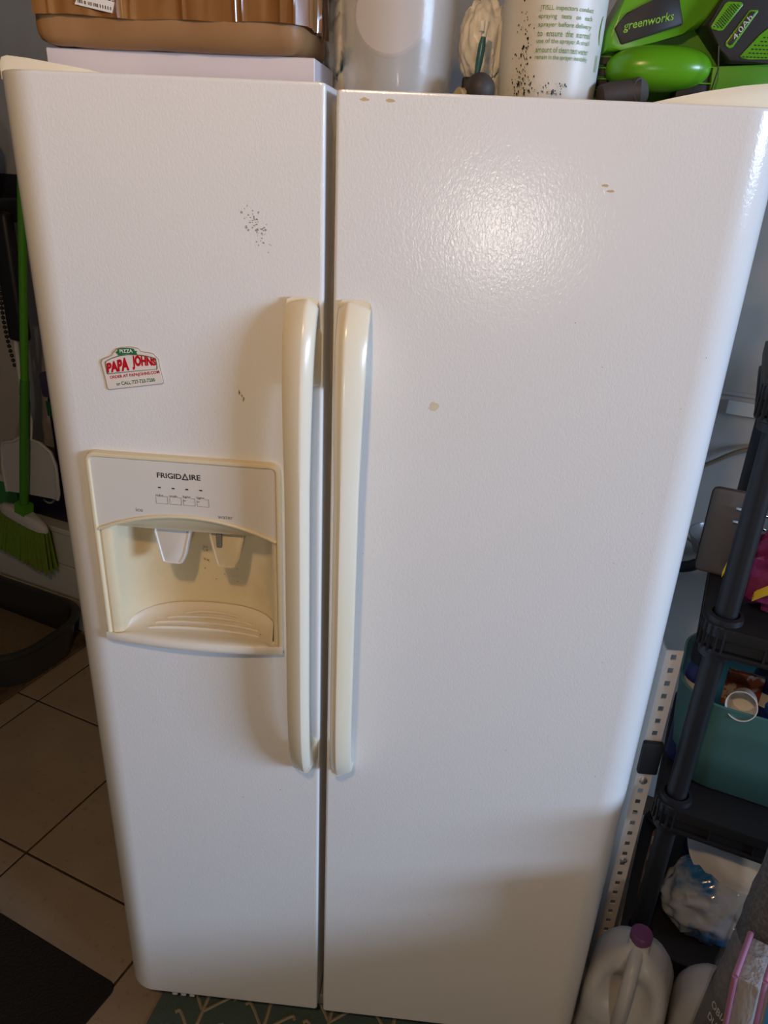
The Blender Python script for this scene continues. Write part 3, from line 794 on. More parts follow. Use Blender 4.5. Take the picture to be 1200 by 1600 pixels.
bm = B(); box(bm, (.36, .18, 1.690), (.405, .21, 1.7405), .004); obj('vent_slot', bm, M['tool_black'], bl, 40)
for z in (1.7395, 1.7215):
    bm = B(); box(bm, (.372, .177, z-.001), (.401, .20, z+.0006), .0004, 1); obj('vent_fin', bm, M['lime'], bl)
bm = B(); prism_xz(bm, [(.3990,1.7403),(.4863,1.7471),(.4921,1.7200),(.492,1.690),(.402,1.690)], .176, .29, .003, 2); obj('base_shell', bm, M['lime_dk'], bl, 40)
bt = [(.3776,1.7822),(.3930,1.8079),(.4026,1.8269),(.4100,1.84),(.4900,1.84),(.4939,1.7585),(.4700,1.7455),(.4608,1.7447),(.4180,1.7432),(.4140,1.7440),(.4026,1.7571)]
bm = B(); prism_xz(bm, bt, .168, .27, .004, 3); bat = obj('battery', bm, M['tool_black'], bl, 40, label='black and green battery pack')
def face_plate(poly, y, m_, name, bev=.0008, th=.004):
    bm = B(); prism_xz(bm, poly, y, y+th, bev, 2); return obj(name, bm, m_, bat, 40)
gp = [(.3845,1.7808),(.3870,1.7860),(.3962,1.8046),(.3985,1.8066),(.4007,1.8070),(.4146,1.8069),(.4170,1.8055),(.4174,1.8035),(.4004,1.7778),(.3975,1.7768),(.3945,1.7768),(.3865,1.7780)]
face_plate(gp, .1668, M['lime'], 'grip_plate')
bm = B()
for i in range(5):
    for j in range(12):
        u = (i+.5)/5; vv = (j+.5+.5*(i % 2))/12.8
        x = .3868+.0118*u + vv*.0175; z = 1.7800-.0012*u+vv*.0262
        if x > .4165: continue
        box(bm, (x-.0009, .1662, z-.0006), (x+.0009, .1672, z+.0006), .0003, 1)
obj('grip_dimples', bm, M['tool_black'], bat)
sp_ = [(.4060,1.7636),(.4066,1.7660),(.4259,1.7983),(.4275,1.7993),(.4366,1.7995),(.4368,1.7975),(.4159,1.7604),(.4140,1.7592),(.4112,1.7588),(.4072,1.7610)]
face_plate(sp_, .1668, M['lime'], 'gauge_border')
si = [(.4088,1.7650),(.4272,1.7968),(.4285,1.7976),(.4338,1.7976),(.4335,1.7960),(.4143,1.7630),(.4112,1.7618),(.4092,1.7632)]
face_plate(si, .1655, M['tool_black'], 'gauge_panel')
bm = textbm('4.0Ah', .0285, .0062, 0, .0001)
for v in bm.verts: v.co.x += v.co.z*.1
place(bm, T(.4215, .1653, 1.7810) @ RY(-58)); obj('lettering', bm, mat('grey_white_lettering', (.55, .55, .53), .4), bat)
lp = [(.4259,1.7511),(.4446,1.7740),(.4666,1.7939),(.4860,1.80),(.4860,1.7570),(.4700,1.7490),(.4378,1.7479),(.4290,1.7488)]
face_plate(lp, .1668, M['lime'], 'grip_plate')
bm = B()
for i in range(11):
    for j in range(7):
        x = .4305+i*.0045+(j % 2)*.0022; z = 1.7505+j*.0042
        if z > 1.7490+(x-.4275)*1.02: continue
        box(bm, (x-.0014, .1662, z-.0006), (x+.0014, .1672, z+.0006), .0003, 1)
obj('grip_dimples', bm, M['tool_black'], bat)
bm = B(); tube(bm, [(.262, .150, 1.699), (.275, .153, 1.702), (.300, .162, 1.7065), (.312, .160, 1.7075)], [.014, .0155, .0155, .0145], 20); obj('nozzle', bm, M['nozzle'], bl, 50)
bm = B(); lathe(bm, [(.0155, 0), (.0165, .002), (.0150, .005)], 24, T(.309, .160, 1.7075) @ RZ(40) @ RX(80)); obj('nozzle_cap', bm, M['nozzle'], bl, 40)

# ------------------------------------------------------------------ left of the refrigerator: corner with broom
bench = thing('low_white_bench', R(-1.75, .88), 'low white painted wooden ledge along the wall behind the litter tray', 'ledge')
for k in range(3):
    bm = B(); rbox(bm, (-2.85, .800, .004+k*.132), (-1.10, .815, .004+k*.132+.129), .003, 1); obj('front_board', bm, M['base'], bench)
bm = B(); rbox(bm, (-2.85, .790, .400), (-1.10, N1-.015, .42), .003, 1); obj('top_board', bm, M['base'], bench)
for a in (-2.84, -2.0, -1.14):
    bm = B(); rbox(bm, (a, .815, 0), (a+.03, .955, .40)); obj('support', bm, M['base'], bench)

def detergent(a0, a1, n0, n1, z0, z1, nm, label, cat, face=False):
    t = thing(nm, R((a0+a1)/2, (n0+n1)/2, z0), label, cat)
    bm = B(); ol = rrect(a0, a1, n0, n1, .02, 4); prism_xy(bm, ol, z0, z1, .006, 2, RM); obj('tub', bm, M['purple_dark'], t, 40)
    return t
t = detergent(-1.76, -1.43, .835, .945, .42, .64, 'storage_box', 'dark indigo box with a pale smile print behind the broom', 'box')
bm = B()
for (a, w_, h_) in ((-1.652, .010, .022), (-1.590, .010, .022)):
    for q in range(3): rbox(bm, (a-w_/2, .8335, .498+q*.006), (a+w_/2-q*.002, .8345, .505+q*.006))
for q in range(9):
    a = -1.645+q*.0058; rbox(bm, (a, .8335, .474+.0006*(q-4)**2+q*.001), (a+.0062, .8345, .481+.0006*(q-4)**2+q*.001))
obj('smile_print', bm, mat('pale_grey_print', (.30, .29, .30), .5), t)
t = detergent(-1.585, -1.40, .85, .945, .6401, .86, 'detergent_tub', 'dark purple tub with green label stacked on the indigo box', 'tub')
bm = B(); rbox(bm, (-1.58, .8485, .80), (-1.41, .8499, .85)); obj('label', bm, mat('dark_green_label', (.02, .09, .03), .5), t)
bm = B(); rbox(bm, (-1.592, .842, .861), (-1.395, .95, .945), .012, 2); obj('lid', bm, M['purple_lid'], t, 40)
t = thing('carton', R(-1.86, .88, .42), 'small green and white carton at the left edge beside the broom', 'box')
bm = B(); rbox(bm, (-1.93, .83, .421), (-1.775, .93, .525), .002, 1); obj('carton_body', bm, mat('green_carton', (.03, .20, .05), .6), t)
bm = B(); rbox(bm, (-1.93, .829, .515), (-1.775, .9305, .541), .002, 1); obj('carton_top', bm, M['base'], t)
bm = B(); rbox(bm, (-1.92, .8285, .45), (-1.86, .8300, .48)); obj('label', bm, M['base'], t)

# wall rack, broom, dustpan, hung tools
rk = thing('tool_rack', R(-1.63, .96, 1.50), 'black wall rack holding the broom and dark cloth', 'rack')
bm = B(); rbox(bm, (-2.3, .953, 1.43), (-1.35, N1, 1.52), .004); obj('rail', bm, M['dark'], rk, 40)
for a in (-2.1, -1.86, -1.61, -1.47):
    bm = B(); rbox(bm, (a-.03, .772, 1.395), (a+.03, .955, 1.46), .006); obj('clip', bm, M['dark'], rk, 40)
br = thing('broom', R(-1.66, .76, .27), 'green handled broom with white cap and green bristles hanging by the wall', 'broom')
NB = .755
hp = [R(-1.440, NB, 1.50), R(-1.550, NB, .935), R(-1.650, NB, .485)]
bm = B(); tube(bm, [hp[0]+Vector((.02, 0, .12)), hp[0], hp[1]+(hp[0]-hp[1])*.5, hp[1]], .0120, 14); obj('broom_handle', bm, M['broom_green'], br, 50)
bm = B(); tube(bm, [hp[1]+(hp[0]-hp[1])*.02, hp[1], hp[2]], [.0135, .0145, .0145], 14); obj('grip_sleeve', bm, mat('mid_green_sleeve', (.05, .22, .015), .4), br, 50)
ax = (hp[1]-hp[2]).normalized(); sd = TH - ax*TH.dot(ax); sd.normalize(); ot = -NR
def BR(u, v, w_): return hp[2] + sd*u + ax*v + ot*w_       # broom frame
bm = B()
loft(bm, [[BR(u, v, w_) for u, w_ in ((-.022, -.02), (.022, -.02), (.022, .02), (-.022, .02))] for v in (.02, -.035)]); obj('socket', bm, M['broom_green'], br)
def oval(hw, hd, n=20): return [(hw*math.copysign(abs(math.cos(2*math.pi*k/n))**.6, math.cos(2*math.pi*k/n)), hd*math.sin(2*math.pi*k/n)) for k in range(n)]
bm = B(); loft(bm, [[BR(u, v, w_) for u, w_ in oval(hw, hd)] for hw, hd, v in ((.055, .018, -.012), (.095, .022, -.022), (.108, .024, -.036), (.108, .024, -.05))]); obj('cap', bm, M['white_dusty'], br, 50)
bm = B()
for k in range(30):
    u = -.100+.200*k/29
    for w0 in (-.012, .0, .012):
        e = 1.28+random.uniform(-.03, .03); ln = random.uniform(.150, .162)
        p0, p1 = BR(u, -.048, w0), BR(u*e+.008, -.048-ln, w0*1.6+random.uniform(-.003, .003))
        tube(bm, [p0, p0.lerp(p1, .5), p1], [.0036, .0042, .0052], 5)
bo = obj('bristles', bm, M['bristle'], br, 50); bo['kind'] = 'stuff'
dp = thing('dustpan', R(-1.59, .80, .56), 'white plastic dustpan hung behind the green broom', 'dustpan')
ND = .782
dol = [(-1.612, .875), (-1.585, .878), (-1.580, .80), (-1.595, .735), (-1.555, .728), (-1.515, .705), (-1.500, .66), (-1.505, .56), (-1.515, .537), (-1.63, .528), (-1.753, .515), (-1.755, .60), (-1.740, .68), (-1.728, .700), (-1.68, .712), (-1.640, .735), (-1.622, .80)]
bm = B(); f_ = [bm.verts.new(R(a, ND, z)) for a, z in dol]; g_ = [bm.verts.new(R(a, ND+.008, z)) for a, z in dol]
bm.faces.new(f_); bm.faces.new(g_[::-1]); n = len(dol)
for i in range(n): bm.faces.new((f_[i], g_[i], g_[(i+1) % n], f_[(i+1) % n]))
obj('pan', bm, M['white_dusty'], dp)
bm = B(); tube(bm, [R(a, ND, z) for a, z in dol[10:]+dol[:9]], .006, 8); obj('rim', bm, M['white_dusty'], dp, 50)
bm = B(); tube(bm, [R(-1.60, ND, .87), R(-1.595, ND, 1.02), R(-1.585, ND, 1.12)], .008, 8); obj('pan_handle', bm, M['white_dusty'], dp, 50)
# dark cloth, white pole, cord
dc = B(); pts = [R(-1.640, .80, 1.66), R(-1.615, .80, 1.62), R(-1.63, .79, 1.56), R(-1.66, .79, 1.48), R(-1.65, .80, 1.40), R(-1.68, .80, 1.34)]
tube(dc, spline(pts, 4), [.012+.03*math.sin(math.pi*k/20) for k in range(21)], 10)
tag(obj('umbrella', dc, M['purple_dark'], None, 50, loc=pts[0]), 'folded dark indigo umbrella hanging from the black rack', 'umbrella')
wp = B(); tube(wp, spline([R(-1.60, .84, 1.43), R(-1.628, .84, 1.20), R(-1.64, .84, 1.05), R(-1.66, .84, .80)], 5), .011, 10)
tag(obj('white_pole', wp, M['white_dusty'], None, 50, loc=R(-1.6, .84, 1.4)), 'thin pale grey pole hanging left of the green broom handle', 'pole')
bc = B()
for k in range(26):
    p = R(-1.575-.035*math.sin(k/25*3.14*.9)-.02*k/25, .775, 1.34-.36*k/25)
    bmesh.ops.create_icosphere(bc, subdivisions=1, radius=.007, matrix=Matrix.Translation(p))
tag(obj('bead_chain', bc, M['dark'], None, 60, loc=R(-1.6, .775, 1.1)), 'black beaded chain hanging left of the broom', 'chain')
bs = B(); rbox(bs, (-1.60, .76, 1.06), (-1.535, .80, 1.43), .012)
tag(obj('black_bag', bs, M['dark'], None, 50, loc=R(-1.57, .78, 1.06)), 'narrow black cloth bag hanging next to the broom handle', 'bag')

# litter tray on its brown mat
t = B(); rbox(t, (-2.35, .30, .0005), (-1.435, .785, .010), .004)
tag(obj('litter_mat', t, M['brown_mat'], None, loc=R(-1.9, .55)), 'brown coarse mat under the dark litter tray', 'mat')
lt = thing('litter_tray', R(-1.75, .60, .0105), 'dark grey plastic litter tray with rounded rim in the corner', 'litter tray')
def ltl(ins, z): return [RM @ Vector((x, y, z)) for x, y in rrect(-2.12+ins, -1.400-ins, .385+ins, .775-ins, .13-ins*.6, 7)]
bm = B(); loft(bm, [ltl(.045, .0105), ltl(.035, .014), ltl(.012, .135), ltl(.0, .140), ltl(.0, .152), ltl(.012, .155), ltl(.022, .150), ltl(.050, .035)], True, True, True)
obj('tray_shell', bm, M['litter_box'], lt, 40)
bm = B(); ol = rrect(-2.06, -1.462, .445, .715, .09, 7); c0 = bm.verts.new(RM @ Vector((-1.80, .56, .085))); prev = None
rings = []
for s in (1, .8, .6, .4, .2):
    rings.append([bm.verts.new(RM @ Vector((-1.76+(x+1.76)*s, .58+(y-.58)*s, .060+.022*(1-s)+.010*noise.noise(Vector((x*9*s, y*9*s, s)))))) for x, y in ol])
for a, b in zip(rings, rings[1:]):
    for i in range(len(a)): bm.faces.new((a[i], a[(i+1) % len(a)], b[(i+1) % len(a)], b[i]))
for i in range(len(rings[-1])): bm.faces.new((rings[-1][i], rings[-1][(i+1) % len(rings[-1])], c0))
o = obj('litter', bm, M['litter'], None, 60, loc=R(-1.76, .58, .06)); tag(o, 'sandy cat litter heaped inside the dark tray', 'litter', kind='stuff')

# black mat and teal rug
d1 = Vector((.929, -.37, 0)); d2 = Vector((-.37, -.929, 0)); c0 = Vector((-.494, .036, 0))
bm = B(); ol = rrect(-.95, 0, 0, .62, .018, 4)
prism_xy(bm, [((c0+d1*x+d2*y).x, (c0+d1*x+d2*y).y) for x, y in ol], .0004, .010, .003, 2)
tag(obj('door_mat', bm, M['rubber_mat'], None, loc=c0), 'black flecked floor mat with rounded corner left of the refrigerator', 'mat')
ra_ = math.radians(-10.7); e1 = Vector((math.cos(ra_), math.sin(ra_), 0)); e2 = Vector((math.sin(ra_), -math.cos(ra_), 0)); c0 = Vector((-.388, .062, 0))
rg = thing('rug', c0, 'teal woven rug with beige branching pattern under the refrigerator front', 'rug')
def RP(u, v, z): return c0 + e1*u + e2*v + Vector((0, 0, z))
bm = B(); ol = rrect(0, .83, -.095, .75, .006, 3); prism_xy(bm, [(RP(x, y, 0).x, RP(x, y, 0).y) for x, y in ol], .0004, .007, .002, 2); obj('rug_field', bm, M['rug'], rg)
for k in range(6):
    bm = B(); u0 = .07+k*.13; sgn = 1 if k % 2 else -1
    stem = spline([RP(u0, .72, .007), RP(u0+.03*sgn, .50, .007), RP(u0-.02*sgn, .28, .007), RP(u0+.03, .10, .007), RP(u0+.02, -.07, .007)], 6)
    tube(bm, stem, .0045, 6)
    for j in range(2, len(stem)-2, 2):
        for s in (-1, 1):
            p = stem[j]; q = p + e1*s*.055 - e2*.040; r_ = p + e1*s*.030 - e2*.045
            tube(bm, spline([p, r_.lerp(q, .3)+e1*s*.006, q], 4), .0035, 6)
    obj('yarn_pattern', bm, M['rug_pat'], rg)

# ------------------------------------------------------------------ right of the refrigerator
# slotted angle upright
ap = thing('slotted_angle_post', (.537, .20, 0), 'pale steel angle post with punched holes beside the refrigerator', 'post')
bm = B(); H_ = .856; wA = .030
n_h = 30; step = H_/n_h
# front flange built round square holes
x0, x1 = .522, .522+wA; hx0, hx1 = x0+.010, x0+.020
box(bm, (x0, .198, .001), (hx0, .2005, H_)); box(bm, (hx1, .198, .001), (x1, .2005, H_))
for k in range(n_h+1):
    z0 = max(.001, k*step-step*.30); z1 = min(H_, k*step+step*.30)
    box(bm, (hx0, .198, z0), (hx1, .2005, z1))
obj('front_flange', bm, M['grey_metal'], ap)
bm = B(); box(bm, (x0, .2005, .001), (x0+.0025, .230, H_)); obj('side_flange', bm, M['grey_metal'], ap)
bm = B(); box(bm, (x0-.004, .185, .58), (x1+.004, .198, .655), .004); obj('bracket', bm, M['dark'], ap, 40)
for z in (.555, .34):
    bm = B(); lathe(bm, [(.0075, 0), (.0075, .003), (.004, .0045)], 14, T(.537, .198, z) @ RX(90)); obj('bolt', bm, mat('zinc', (.7, .7, .68), .25, metal=.9), ap, 40)

# black plastic shelf unit (in room coordinates)
su = thing('shelf_unit', R(.503, .369), 'black plastic shelving unit with round posts to the right of the refrigerator', 'shelf')
SA0, SA1, SN0, SN1 = .496, 1.32, .369, .700
ZS = [.165, .545, .945]
for a, nn in ((SA0, SN0), (SA1, SN0), (SA0, SN1), (SA1, SN1)):
    zz = [0]+ZS+[1.36]
    for z0, z1 in zip(zz, zz[1:]):
        bm = B(); lathe(bm, [(.0185, z0), (.0185, z1)], 24, T(*R(a, nn, 0))); obj('post', bm, M['black_plastic'], su, 50)
for z in ZS+[1.345]:
    bm = B(); ol = rrect(SA0-.035, SA1+.035, SN0-.035, SN1+.035, .036, 6)
    prism_xy(bm, ol, z-.022, z, .003, 2, RM)
    ol2 = rrect(SA0-.029, SA1+.029, SN0-.029, SN1+.029, .030, 6); prism_xy(bm, ol2, z-.044, z-.022, 0, 2, RM)
    ol3 = rrect(SA0-.035, SA1+.035, SN0-.035, SN1+.035, .036, 6); prism_xy(bm, ol3, z-.054, z-.046, .002, 1, RM)
    sh = obj('shelf', bm, M['black_plastic'], su, 40)
    for a, nn in ((SA0, SN0), (SA0, SN1)):
        bm = B(); lathe(bm, [(.0300, z-.002), (.0290, z+.010), (.0225, z+.012), (.0200, z+.004)], 24, T(*R(a, nn, 0)), cap=False); obj('collar', bm, M['black_plastic'], sh, 50)
        bm = B(); lathe(bm, [(.0200, z-.07), (.0290, z-.068), (.0300, z-.050)], 24, T(*R(a, nn, 0)), cap=False); obj('collar', bm, M['black_plastic'], sh, 50)
    for k in range(7):
        ang = math.radians(170+k*18)
        p = R(SA0, SN0, 0) + RM @ Vector((math.cos(ang)*.034, math.sin(ang)*.034, 0))
        bm = B(); box(bm, (p.x-.002, p.y-.002, z-.050), (p.x+.002, p.y+.002, z-.001)); obj('rib', bm, M['black_plastic'], sh)
    for k in range(10):
        a = SA0+.07+k*.075
        bm = B(); rbox(bm, (a-.002, SN0-.034, z-.050), (a+.002, SN0-.026, z-.018)); obj('rib', bm, M['black_plastic'], sh)

# teal tub on the middle shelf
tt = thing('teal_tub', R(.7, .54, .546), 'large teal plastic tub on the middle black shelf holding jars', 'tub')
def tl(ins, z): return [RM @ Vector((x, y, z)) for x, y in rrect(.452+ins, 1.20-ins, .395+ins, .665-ins, .085-ins*.5, 8)]
bm = B(); loft(bm, [tl(.028, .546), tl(.022, .552), tl(.016, .60), tl(.012, .606), tl(.010, .64), tl(.001, .748), tl(.0, .752), tl(.004, .754), tl(.006, .748), tl(.020, .60), tl(.028, .556)], True, True, True); obj('tub_shell', bm, M['teal'], tt, 45)

def jar(a, nn, z0, r, h, m_, lidm, label, rot=None, name='jar', band=True):
    t = thing(name, R(a, nn, z0), label, 'jar', None, rot)
    MW = worldmat(t)
    def ob(bm, nm, mm): place(bm, MW); return obj(nm, bm, mm, t, 45)
    bm = B(); lathe(bm, [(r*.9, 0), (r, .004), (r, h*.8), (r*.85, h*.86), (r*.85, h*.88)], 28); ob(bm, 'jar_body', m_)
    bm = B(); lathe(bm, [(r*.95, h*.86), (r*.97, h*.87), (r*.97, h*.98), (r*.90, h)], 28); ob(bm, 'lid', lidm)
    if band:
        bm = B(); lathe(bm, [(r+.0006, h*.60), (r+.0006, h*.72)], 28, cap=False); ob(bm, 'label_band', M['label_paper'])
    return t
jar(.492, .478, .557, .030, .268, M['blue_jar'], M['dark'], 'dark blue jar with white label band behind the nearest black post')
jar(.618, .535, .557, .036, .250, M['blue_jar'], M['dark'], 'dark blue jar with pale band standing in the teal tub')
jar(.625, .440, .735, .028, .09, M['blue_bright'], M['pool_white'], 'bright blue can lying tipped in the teal tub', (0, math.radians(65), math.radians(30)), 'can')
cp = thing('white_cup', R(.566, .432, .750), 'empty white plastic cup lying on its side at the tub rim', 'cup', None, (math.radians(68), 0, math.radians(-28)))
bm = B(); lathe(bm, [(.0, -.036), (.019, -.036), (.022, -.034), (.0270, .033), (.0255, .033), (.020, -.031), (.0, -.031)], 28, worldmat(cp), cap=False); obj('cup_wall', bm, M['pool_white'], cp, 40)
ow = B(); rbox(ow, (.535, .50, .69), (.60, .512, .768), .003)
tag(obj('wrapper', ow, M['orange'], None, loc=R(.6, .5, .69)), 'orange and white snack wrapper behind the white cup', 'wrapper')
sf = B(); blob(sf, tuple(R(.80, .53, .62)), (.22, .09, .075), .15, 2, 3, 2, False, .558)
tag(obj('rag', sf, M['grey_board'], None, 60, loc=R(.8, .53, .56)), 'dark rag filling the bottom of the teal tub', 'rag')

# things on the upper shelf
bd = B(); rbox(bd, (.432, .520, .946), (.515, .535, 1.115), .010)
gb = thing('grey_organiser', R(.475, .528, .946), 'dark taupe upright board with metal hooks behind the front black post', 'board')
obj('board', bd, M['grey_board'], gb, 40)
for z in (1.085, 1.060):
    bm = B(); tube(bm, [R(.478, .516, z), R(.495, .508, z+.003), R(.520, .508, z+.001), R(.53, .516, z-.004)], .003, 8); obj('hook', bm, mat('chrome', (.7, .7, .7), .2, metal=1), gb, 50)
mk = thing('folded_kite', R(.54, .46, .946), 'magenta fabric bundle with yellow trim on the upper black shelf', 'fabric')
bm = B(); blob(bm, tuple(R(.600, .455, 1.02)), (.115, .05, .085), .28, 2.2, 4, 4, True, .9465); obj('fabric', bm, M['magenta'], mk, 30)
for pts in ([R(.478, .425, 1.000), R(.488, .41, 1.055), R(.505, .415, 1.075), R(.515, .43, 1.10)], [R(.53, .395, .985), R(.56, .385, 1.015), R(.59, .385, 1.02), R(.62, .40, 1.04)]):
    bm = B(); L0 = spline(pts, 5); loft(bm, [[p+Vector((0, 0, .010)), p+Vector((.0, -.003, 0)), p-Vector((0, 0, .010)), p+Vector((0, .003, 0))] for p in L0]); obj('trim', bm, M['yellow'], mk, 30)
cb_ = B(); lathe(cb_, [(.02, 0), (.045, .012), (.060, .045), (.062, .045), (.047, .009), (.02, -.003)], 32, T(*R(.470, .60, .946)), cap=False)
tag(obj('glass_bowl', cb_, mat('smoky_plastic', (.16, .15, .15), .2, alpha=.6), None, 50, loc=R(.47, .60, .946)), 'smoky see-through bowl at the back of the upper shelf', 'bowl')

# wall plate and cords behind the refrigerator
wpl = thing('outlet_cover', R(.46, N1, 1.145), 'pale outlet cover on the grey wall right of the refrigerator', 'outlet')
bm = B(); rbox(bm, (.425, N1-.012, 1.130), (.515, N1, 1.161), .002); obj('plate', bm, mat('pale_grey_cover', (.52, .50, .46), .5), wpl)
bm = B(); rbox(bm, (.05, N1-.005, 1.172), (1.6, N1, 1.180)); tag(obj('trim_1', bm, M['wall'], None), 'thin raised strip on the grey wall', kind='structure')
cd = B(); tube(cd, spline([R(.30, .955, .955), R(.36, .955, .968), R(.42, .955, 1.012), R(.49, .955, 1.058), R(.60, .955, 1.075), R(.68, .957, .99), R(.60, .957, .86), R(.50, .955, .79), R(.46, .955, .793), R(.41, .955, .817), R(.33, .955, .90), R(.28, .955, .93)], 8), .0055, 8)
tag(obj('power_cord', cd, M['cord'], None, 50, loc=R(.45, .955, .9)), 'tan power cord looping on the wall behind the shelf', 'cord')
pk = B(); tube(pk, spline([R(.33, .93, .735), R(.415, .93, .748), R(.46, .93, .775), R(.53, .93, .80)], 5), [.012]*4+[.014]*5+[.010]*7, 10)
tag(obj('plug_lead', pk, M['dark'], None, 50, loc=R(.4, .93, .74)), 'thick black plug lead below the tan cord', 'cord')

# jugs on the floor
def jug_ring(h, r):
    c = rrect(-h, h, -h, h, r, 5); out = []
    for a, b in zip(c, c[1:]+c[:1]):
        d = math.hypot(b[0]-a[0], b[1]-a[1]); out.append(a)
    # even subdivision of the four straight runs so the handle recess has vertices
    res = []
    for i, a in enumerate(out):
        b = out[(i+1) % len(out)]; res.append(a)
        if i % 6 == 5:
            for q in range(1, 6): res.append((a[0]+(b[0]-a[0])*q/6, a[1]+(b[1]-a[1])*q/6))
    return res
def jug(x, y, ang, label, s=1.0):
    t = thing('water_jug', (x, y, 0), label, 'jug', 'purple-capped jugs', (0, 0, ang))
    W_ = worldmat(t)
    hw = .076*s
    def lp(k, z, r, dx=0): return [W_ @ Vector((X*1+dx, Y, z*s)) for X, Y in [p_ for p_ in jug_ring(hw*k, r*k*s)]]
    prof = [(.86, .0, .03), (.95, .004, .032), (1.0, .014, .034), (1.0, .060, .034), (.985, .064, .034), (.985, .110, .034), (1.0, .114, .034), (1.0, .160, .036), (.97, .185, .04), (.88, .215, .05), (.72, .240, .054), (.50, .260, .045), (.30, .272, .028), (.24, .278, .02), (.24, .287, .02)]
    prof2 = []
    for (a, b) in zip(prof, prof[1:]):
        n_ = 4 if b[1]-a[1] > .02 else 1
        for q in range(n_): prof2.append(tuple(a[i]+(b[i]-a[i])*q/n_ for i in range(3)))
    prof2.append(prof[-1])
    bm = B(); loops = []
    WI = W_.inverted()
    for k, z, r in prof2:
        L_ = []
        for p in lp(k, z, min(r, hw/s*.98)):
            q = WI @ p
            g = math.exp(-((q.z/s-.195)/.042)**2) * max(0, min(1, (-q.x/hw-.05)/.5)) * math.exp(-(q.y/(hw*.62))**4)
            q.x *= 1-.62*g; L_.append(W_ @ q)
        loops.append(L_)
    loft(bm, loops)
    o = obj('jug_body', bm, M['jug'], t, 60)
    # hollow handle loop
    bm = B(); tube(bm, [W_ @ p for p in spline([Vector((-.012, 0, .268))*s, Vector((-.050, 0, .255))*s, Vector((-.078, 0, .215))*s, Vector((-.082, 0, .165))*s, Vector((-.070, 0, .13))*s], 5)], .013*s, 12); obj('jug_handle', bm, M['jug'], t, 60)
    bm = B(); lathe(bm, [(.0195, .284), (.0205, .286), (.0205, .301), (.0180, .304)], 24, W_ @ T(0, 0, .284*(s-1))); 
    for k in range(24): pass
    obj('cap', bm, M['jug_cap'], t, 40)
    return t
jug(.551, .060, math.radians(66), 'milky water jug with a purple cap standing nearest the refrigerator', 1.02)
jug(.699, .008, ROOM_ANG+math.pi, 'milky water jug with a purple cap half hidden behind the grey roll', .98)

# under the shelf: bag and bowl
bm = B(); blob(bm, tuple(R(.640, .455, .25)), (.125, .088, .094), .13, 2.8, 5, 6, True, .166, 1.0)
tag(obj('clear_bag', bm, M['bag_clear'], None, 70, loc=R(.64, .47, .166)), 'shiny clear plastic bag with blue print on the lowest black shelf', 'bag')
wb = thing('white_basin', R(.655, .46, .40), 'white round basin leaning on the clear bag under the middle shelf', 'basin', None, (math.radians(58), math.radians(8), math.radians(-20)))
bm = B(); lathe(bm, [(.0, .0), (.055, .0), (.075, .006), (.105, .055), (.112, .058), (.110, .061), (.102, .058), (.07, .010), (.0, .006)], 40, worldmat(wb) @ RX(180) @ T(0, 0, -.03), cap=False); obj('basin_wall', bm, M['pool_white'], wb, 50)
ob_ = B(); rbox(ob_, (.480, .44, .166), (.520, .50, .33), .006)
tag(obj('orange_packet', ob_, M['orange'], None, loc=R(.5, .47, .166)), 'orange and red packet standing on the lowest shelf near the post', 'packet')
dbx = B(); rbox(dbx, (.56, .56, .166), (.95, .68, .46), .004)
tag(obj('navy_box', dbx, M['blue_jar'], None, loc=R(.75, .62, .166)), 'dark navy box at the back of the lowest shelf', 'box')

# grey roll of liner standing on end
rl = thing('liner_roll', (.653, -.118, 0), 'charcoal grey roll of shelf liner in clear wrap with white lettering', 'roll', None, (0, math.radians(2.2), 0))
W_ = worldmat(rl); RR = .060
def wob(r, z0, z1, nz=30, seg=40, amp=.003):
    loops = []
    for j in range(nz+1):
        z = z0+(z1-z0)*j/nz
        loops.append([W_ @ Vector(((r+amp*noise.noise(Vector((math.cos(2*math.pi*k/seg)*2, math.sin(2*math.pi*k/seg)*2, z*28))))*math.cos(2*math.pi*k/seg), (r+amp*noise.noise(Vector((math.cos(2*math.pi*k/seg)*2, math.sin(2*math.pi*k/seg)*2, z*28))))*math.sin(2*math.pi*k/seg), z)) for k in range(seg)])
    return loops
bm = B(); loft(bm, wob(RR, .002, .73)); obj('liner', bm, M['roll'], rl, 50)
bm = B(); loft(bm, wob(RR+.0072, .01, .56, 24, 40, .003), True, False, False); obj('clear_wrap', bm, M['film'], rl, 50)
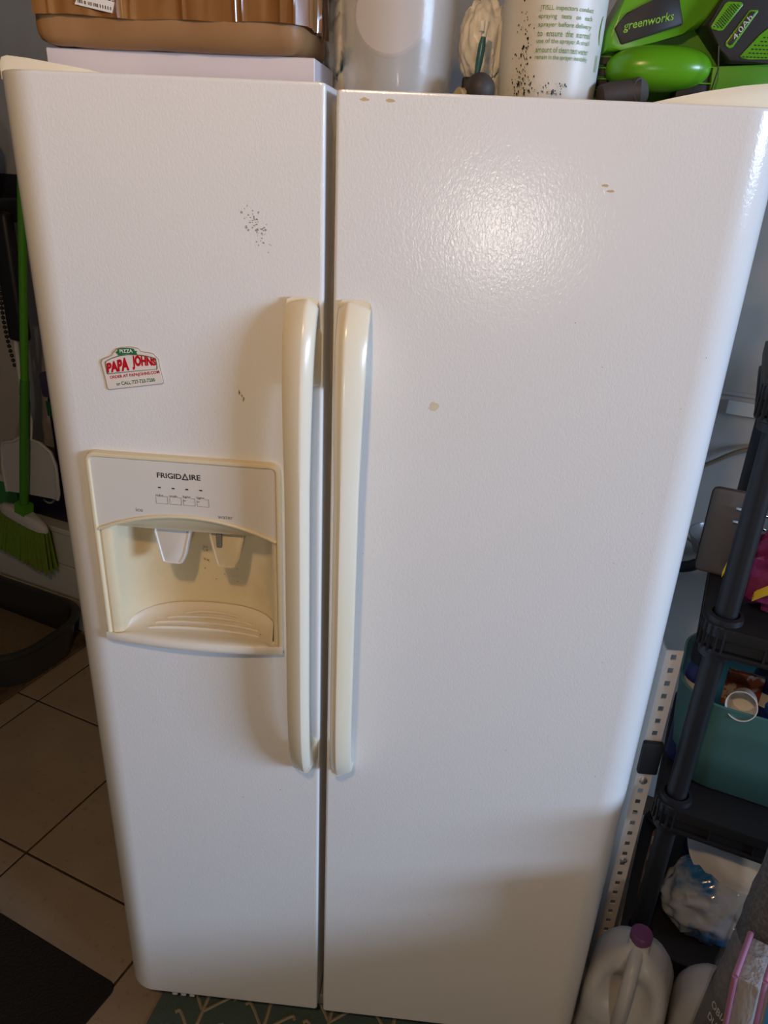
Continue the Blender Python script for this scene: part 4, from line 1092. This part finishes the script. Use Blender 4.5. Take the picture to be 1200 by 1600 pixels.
bm = B(); lathe(bm, [(RR+.0032, .20), (RR+.0032, .41)], 40, W_, cap=False); obj('paper_sleeve', bm, mat('black_paper_sleeve', (.03, .028, .030), .5), rl, 50)
for k, s in enumerate(('OBIAL', 'DUTY', 'X50')):
    bm = textbm(s, (.040, .036, .030)[k], .0150, .012, 0)
    for v in bm.verts:
        a = -1.12 + v.co.x/RR; r_ = RR+.0042
        v.co = W_ @ Vector((r_*math.sin(a), -r_*math.cos(a), v.co.z+.402-k*.028))
    obj('lettering', bm, M['label_paper'], rl)

# pink-edged packages in front of the roll
def package(x, y, ang, h, hl, label, face):
    t = thing('plastic_package', (x, y, 0), label, 'package', 'pink-edged packages', (0, math.radians(-5.4), ang))
    W_ = worldmat(t)
    bm = B(); box(bm, (-.004, -hl, .001), (.026, hl, h), .004, 2, W_); obj('film_sleeve', bm, M['wrap'], t, 40)
    bm = B(); ol = [(-hl-.002, .004), (-hl-.002, h+.002), (hl+.002, h+.002), (hl+.002, .004)]
    [tube(bm, [W_ @ Vector((-.006, *a_)), W_ @ Vector((-.006, *b_))], .0042, 8) for a_, b_ in zip(ol, ol[1:])]; obj('pink_edge', bm, M['pink'], t, 50)
    if face:
        bm = B(); box(bm, (.003, -hl-.003, .003), (.026, -hl+.002, h-.012), 0, 2, W_); obj('blue_board', bm, M['sky_blue'], t)
    return t
package(.639, -.219, math.radians(-33), .605, .040, 'clear package with a pink edge standing against the grey roll', False)
package(.672, -.232, math.radians(-33), .600, .024, 'package with pink edge and bright blue face at the lower right corner', True)

# unseen occluder added at the right, its top edge shades the lower doors
occ = thing('shade_occluder', (1.0, -.55, 0), 'unseen wooden chest standing to the right of the shelving', 'occluder')
bm = B(); box(bm, (.775, -.95, .02), (1.25, -.16, .545), .006); obj('occluder_body', bm, M['occluder_wood'], occ)
bm = B(); box(bm, (.760, -.965, .545), (1.265, -.145, .570), .006); obj('occluder_lid', bm, M['occluder_wood'], occ)
bm = B(); box(bm, (.79, -.94, 0), (1.24, -.17, .02)); obj('occluder_base', bm, M['dark'], occ)
